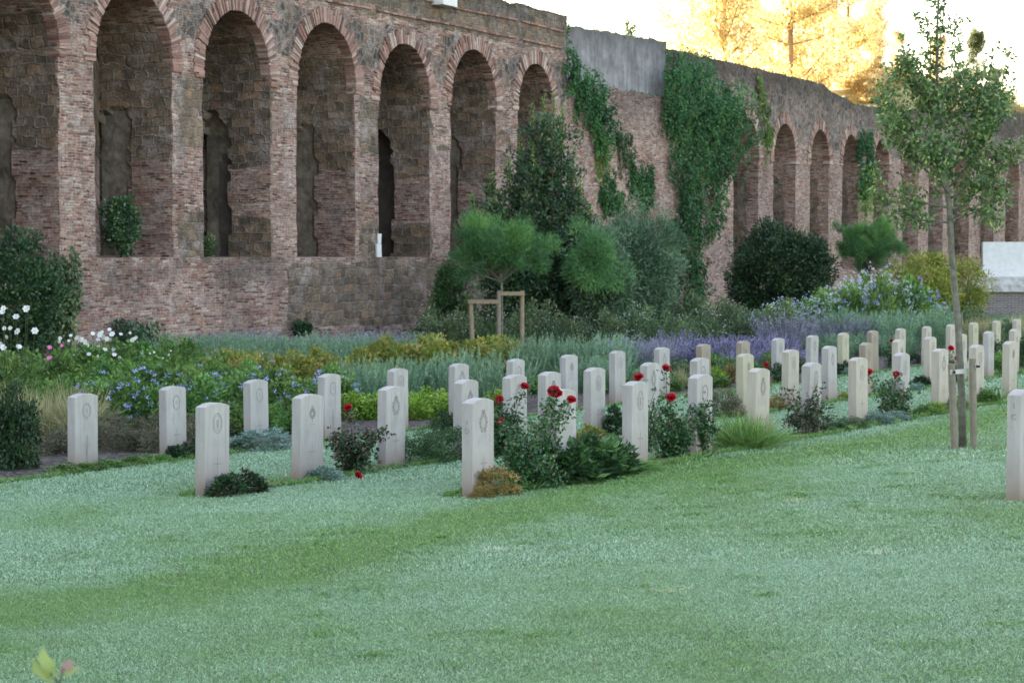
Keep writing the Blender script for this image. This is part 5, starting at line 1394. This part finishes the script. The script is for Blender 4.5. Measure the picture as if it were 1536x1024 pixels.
def badge(kind):
    mb=MB(); x=FX; cz=.63; rr=random.Random(kind*7+1)
    if kind==0:   # tall oval with inner figure
        arc_(mb,x,0,cz,.066,.073,sz=1.25); arc_(mb,x,0,cz,.050,.053,sz=1.3,n=16)
        arc_(mb,x,0,cz+.01,.012,.022,n=8); rect_(mb,x,-.006,.006,cz-.05,cz-.01); rect_(mb,x,-.024,.022,cz-.026,cz-.018)
    elif kind==1: # crowned wreath
        arc_(mb,x,0,cz-.02,.045,.060,n=14); arc_(mb,x,0,cz-.02,.026,.029,n=12)
        for k in range(5): rect_(mb,x,-.03+.013*k,-.023+.013*k,cz+.055,cz+.08+.008*(k%2))
        rect_(mb,x,-.035,.035,cz+.047,cz+.053); rect_(mb,x,-.05,.05,cz-.10,cz-.09)
        for k in range(12):
            a=k*math.pi/6; arc_(mb,x+.0005,.068*math.cos(a),cz-.02+.068*math.sin(a),.003,.012,n=5)
    elif kind==2: # horseshoe band
        arc_(mb,x,0,cz,.055,.070,R(-60),R(240),18,1,1.2); rect_(mb,x,-.02,-.005,cz-.09,cz-.06); rect_(mb,x,.005,.02,cz-.085,cz-.065)
        arc_(mb,x,0,cz,.014,.02,n=8)
    else:         # leaf-like shape made of strokes
        for k in range(9):
            a=R(90+k*40-160); arc_(mb,x,.034*math.cos(a),cz+.034*math.sin(a),.009,.018,n=7)
        rect_(mb,x,-.004,.004,cz-.09,cz-.03); rect_(mb,x,-.05,.05,cz-.105,cz-.099); arc_(mb,x,0,cz+.055,.012,.02,n=8)
    return mb.mesh('badge')
BADGE=[badge(k) for k in range(4)]
BN=['tall oval badge','crowned wreath badge','open ring badge','leaf shaped badge']
def cross(kind):
    mb=MB(); x=FX
    if kind==0:
        rect_(mb,x,-.0035,.0035,.12,.34); rect_(mb,x+.0004,-.062,.062,.268,.278)
    else:
        for s_ in (-1,1):
            rect_(mb,x,s_*.012-.0025,s_*.012+.0025,.10,.375)
        rect_(mb,x+.0004,-.06,-.012,.28,.284); rect_(mb,x+.0004,.012,.06,.28,.284)
        rect_(mb,x+.0004,-.06,-.012,.262,.266); rect_(mb,x+.0004,.012,.06,.262,.266); rect_(mb,x,-.0025,.0025,.16,.27)
    return mb.mesh('cross')
CROSS=[cross(0),cross(1)]
def letters(seed):
    """rows of worn, illegible strokes"""
    mb=MB(); rr=random.Random(seed); x=FX
    for row,(hw,z) in enumerate(((.07,.50),(.10,.475),(.125,.448),(.09,.42))):
        y=-hw
        while y<hw:
            w_=rr.uniform(.004,.009)
            if rr.random()<.8:
                t=rr.random()
                if t<.5: rect_(mb,x,y,y+.0022,z,z+.014)
                if t>.3: rect_(mb,x+.0003,y,y+w_,z+rr.choice((0,.006,.012)),z+rr.choice((0,.006,.012))+.002+.0)
            y+=w_+.004
    return mb.mesh('inscription')
LET=[letters(k) for k in range(3)]
SLAB=[slab_mesh(seed=k).mesh('slab') for k in range(4)]
for me in BADGE+CROSS: me.materials.append(M['cut'])
for me in LET: me.materials.append(M['cutf'])
SM={}
def slab_with(k,mat):
    if (k,mat) not in SM:
        me=SLAB[k].copy(); me.materials.append(M[mat]); SM[(k,mat)]=me
    return SM[(k,mat)]
RZ=math.atan2(-.503,.864)+R(2.5)   # front faces +q
TONE={'st_white':'white','st_warm':'cream','st_brown':'brown stained','st_yel':'yellowish'}
ORD=['first','second','third','fourth','fifth','sixth','seventh','eighth','ninth','tenth','eleventh','twelfth','thirteenth','fourteenth','fifteenth','sixteenth','seventeenth','eighteenth','nineteenth','twentieth','twenty first','twenty second','twenty third']
rows={'front':(-9.4,[717,843,953,1050,1137,1217,1288,1352,1411,1465,1515]),
 'middle':(-12.0,[317,459.5,586,698,772,824,891.5,974,1049.5,1118.5,1185.5,1245,1299.5,1349,1396.5,1441.5,1483,1521]),
 'rear':(-15.5,[122.5,258.5,384,494,596.5,688,773,853.5,926.5,993.5,1056,1114,1167,1218,1265.5,1310,1350.5,1389.5,1426,1461,1495,1526])}
matmap={('front',4):'st_warm',('front',6):'st_warm',('front',7):'st_white',('front',8):'st_warm',('front',9):'st_warm',('front',10):'st_warm',
 ('middle',9):'st_yel',('middle',10):'st_warm',('middle',12):'st_brown',('middle',13):'st_warm',('middle',14):'st_warm',('middle',15):'st_warm',('middle',16):'st_white',('middle',17):'st_warm',
 ('rear',10):'st_brown',('rear',11):'st_brown',('rear',14):'st_yel',('rear',15):'st_brown',('rear',16):'st_warm',('rear',17):'st_warm',('rear',18):'st_warm',('rear',19):'st_yel',('rear',20):'st_yel',('rear',21):'st_warm'}
bmap={('front',0):1,('middle',0):0,('middle',1):3,('middle',2):1,('middle',3):3,('middle',4):1,('middle',5):1,('front',2):0,('rear',0):2,('rear',1):2,('rear',2):2,('rear',3):2,('front',5):0,('front',6):0,('front',3):2}
def headstone(x,y,z,mat,bk,ck,lk,label,k,edge=None,group='headstones in the cemetery rows'):
    rr=random.Random(k*31+7)
    o=empty('headstone',(x,y,z)); o.rotation_euler=(R(rr.uniform(-.7,.7)),R(rr.uniform(-.8,.8)),RZ+R(rr.uniform(-1.6,1.6)))
    tag(o,label,'headstone',group)
    for nm,me in (('slab',slab_with(k%4,mat)),('badge',BADGE[bk]),('cross',CROSS[ck]),('inscription',LET[lk])):
        c=bpy.data.objects.new(nm,me); COL.objects.link(c); c.parent=o
    if edge:
        for t_,(zz,ltr) in enumerate(edge):
            cu=bpy.data.curves.new('edge_letter','FONT'); cu.body=ltr; cu.size=.06; cu.align_x='CENTER'; cu.extrude=.0008
            tmp=bpy.data.objects.new('tmp',cu); me=bpy.data.meshes.new_from_object(tmp); bpy.data.objects.remove(tmp)
            me.materials.clear(); me.materials.append(M['cut'])
            c=bpy.data.objects.new('edge_letter',me); COL.objects.link(c); c.parent=o
            c.location=(0,-.19-.002,zz); c.rotation_euler=(R(90),0,0)
    return o
kk=0
for rname,(q,pxs) in rows.items():
    for i,px in enumerate(pxs):
        x,y=rowpos(px,q); z=gz(x,y); kk+=1
        mat=matmap.get((rname,i),'st_white'); bk=bmap.get((rname,i),(i*5+len(rname))%4); ck=0 if rname!='rear' or i%3 else 1
        lab=f'{TONE[mat]} headstone with {BN[bk]}, {ORD[i]} from the left in the {rname} row'
        headstone(x,y,z,mat,bk,ck,kk%3,lab,kk,edge=[(.60,'I'),(.53,'D')] if (rname=='front' and i==0) else None)
x,y=rowpos(1532,-4.9); headstone(x,y,gz(x,y),'st_white',0,0,0,'nearest large white headstone cut by the right edge, standing alone on the lawn',99,edge=[(.68,'I'),(.60,'C')])

# small grass/plant at the foot of it
plant('grey0',x+.12,y-.06,.2,.07,'small grey plant at the foot of the nearest right headstone','plant')

# ------------------------------------------------------------------ foreground sprout
def sprout():
    Y=3.6; x=colx(80,Y); z=gz(x,Y); o=empty('leafy_shoot',(x,Y,z)); tag(o,'out of focus pale green shoot close to the camera at bottom left','plant')
    mb=MB(); mb.tube([(0,0,0),(.0,0,.4),(.005,0,hz(1030,Y)-z),(-.01,0,hz(1012,Y)-z)],[.008,.006,.003,.002],6); mb.tube([(.005,0,hz(1030,Y)-z),(.012,0,hz(1005,Y)-z)],[.002,.0015],5); mb.build('stem',M['stem'],o)
    rng=np.random.default_rng(4)
    def P(px,py): return [colx(px,Y)-x,0,hz(py,Y)-z]
    Q=[[P(72,1030),P(42,1012),P(44,988),P(62,1008)],[P(66,1020),P(50,992),P(60,972),P(80,1000)],[P(70,1030),P(64,1005),P(76,990),P(82,1012)],[P(84,1014),P(88,998),P(102,990),P(108,1004)],[P(84,1016),P(100,1004),P(118,1002),P(104,1014)]]
    Q=np.array(Q); Q[:,1,1]+=.01; Q[:,3,1]-=.008
    link('leaves',qm('leaves',Q,np.array([.4,.5,.3,1.0,.6]),M['sprout']),M['sprout'],o)
    d=in_ball(rng,260)*np.array([.16,.16,.3])+np.array([-.03,0,.35])
    link('lower_foliage',qm('lower_foliage',leafq(rng,d,rng.normal(size=(260,3))+np.array([0,0,.4]),.035,.018),rng.random(260),M['green']),M['green'],o)
sprout()

# ------------------------------------------------------------------ camera, light, world
cam=bpy.data.cameras.new('camera'); co=bpy.data.objects.new('camera',cam); COL.objects.link(co)
co.location=(0,0,EYE); pitch=math.atan((512-HZ)/F); co.rotation_euler=(math.pi/2-pitch,0,0)
cam.sensor_width=36; cam.lens=F/1536*36; cam.clip_end=3000; cam.clip_start=.1
cam.dof.use_dof=True; cam.dof.focus_distance=13.5; cam.dof.aperture_fstop=9.0
S.camera=co
az=math.atan2(-.78,.63); el=R(11)
sd=Vector((math.sin(az)*math.cos(el),math.cos(az)*math.cos(el),math.sin(el)))
sl=bpy.data.lights.new('sun','SUN'); sl.energy=5.0; sl.angle=R(.5); sl.color=(1,.86,.62)
so=bpy.data.objects.new('sun',sl); COL.objects.link(so); so.rotation_euler=(-sd).to_track_quat('-Z','Y').to_euler()
w=bpy.data.worlds.new('World'); S.world=w; w.use_nodes=True; nt=w.node_tree
sky=nt.nodes.new('ShaderNodeTexSky'); sky.sky_type='NISHITA'; sky.sun_disc=False; sky.sun_elevation=el; sky.sun_rotation=az; sky.dust_density=1.5; sky.air_density=1.0
bg=nt.nodes['Background']; nt.links.new(sky.outputs[0],bg.inputs[0]); bg.inputs[1].default_value=.15
S.view_settings.view_transform='Standard'; S.view_settings.look='None'; S.view_settings.gamma=1
S.view_settings.exposure=2.7
S.view_settings.use_white_balance=True; S.view_settings.white_balance_temperature=7700; S.view_settings.white_balance_tint=20
S.cycles.use_denoising=True
S.cycles.max_bounces=6; S.cycles.diffuse_bounces=3; S.cycles.transmission_bounces=2
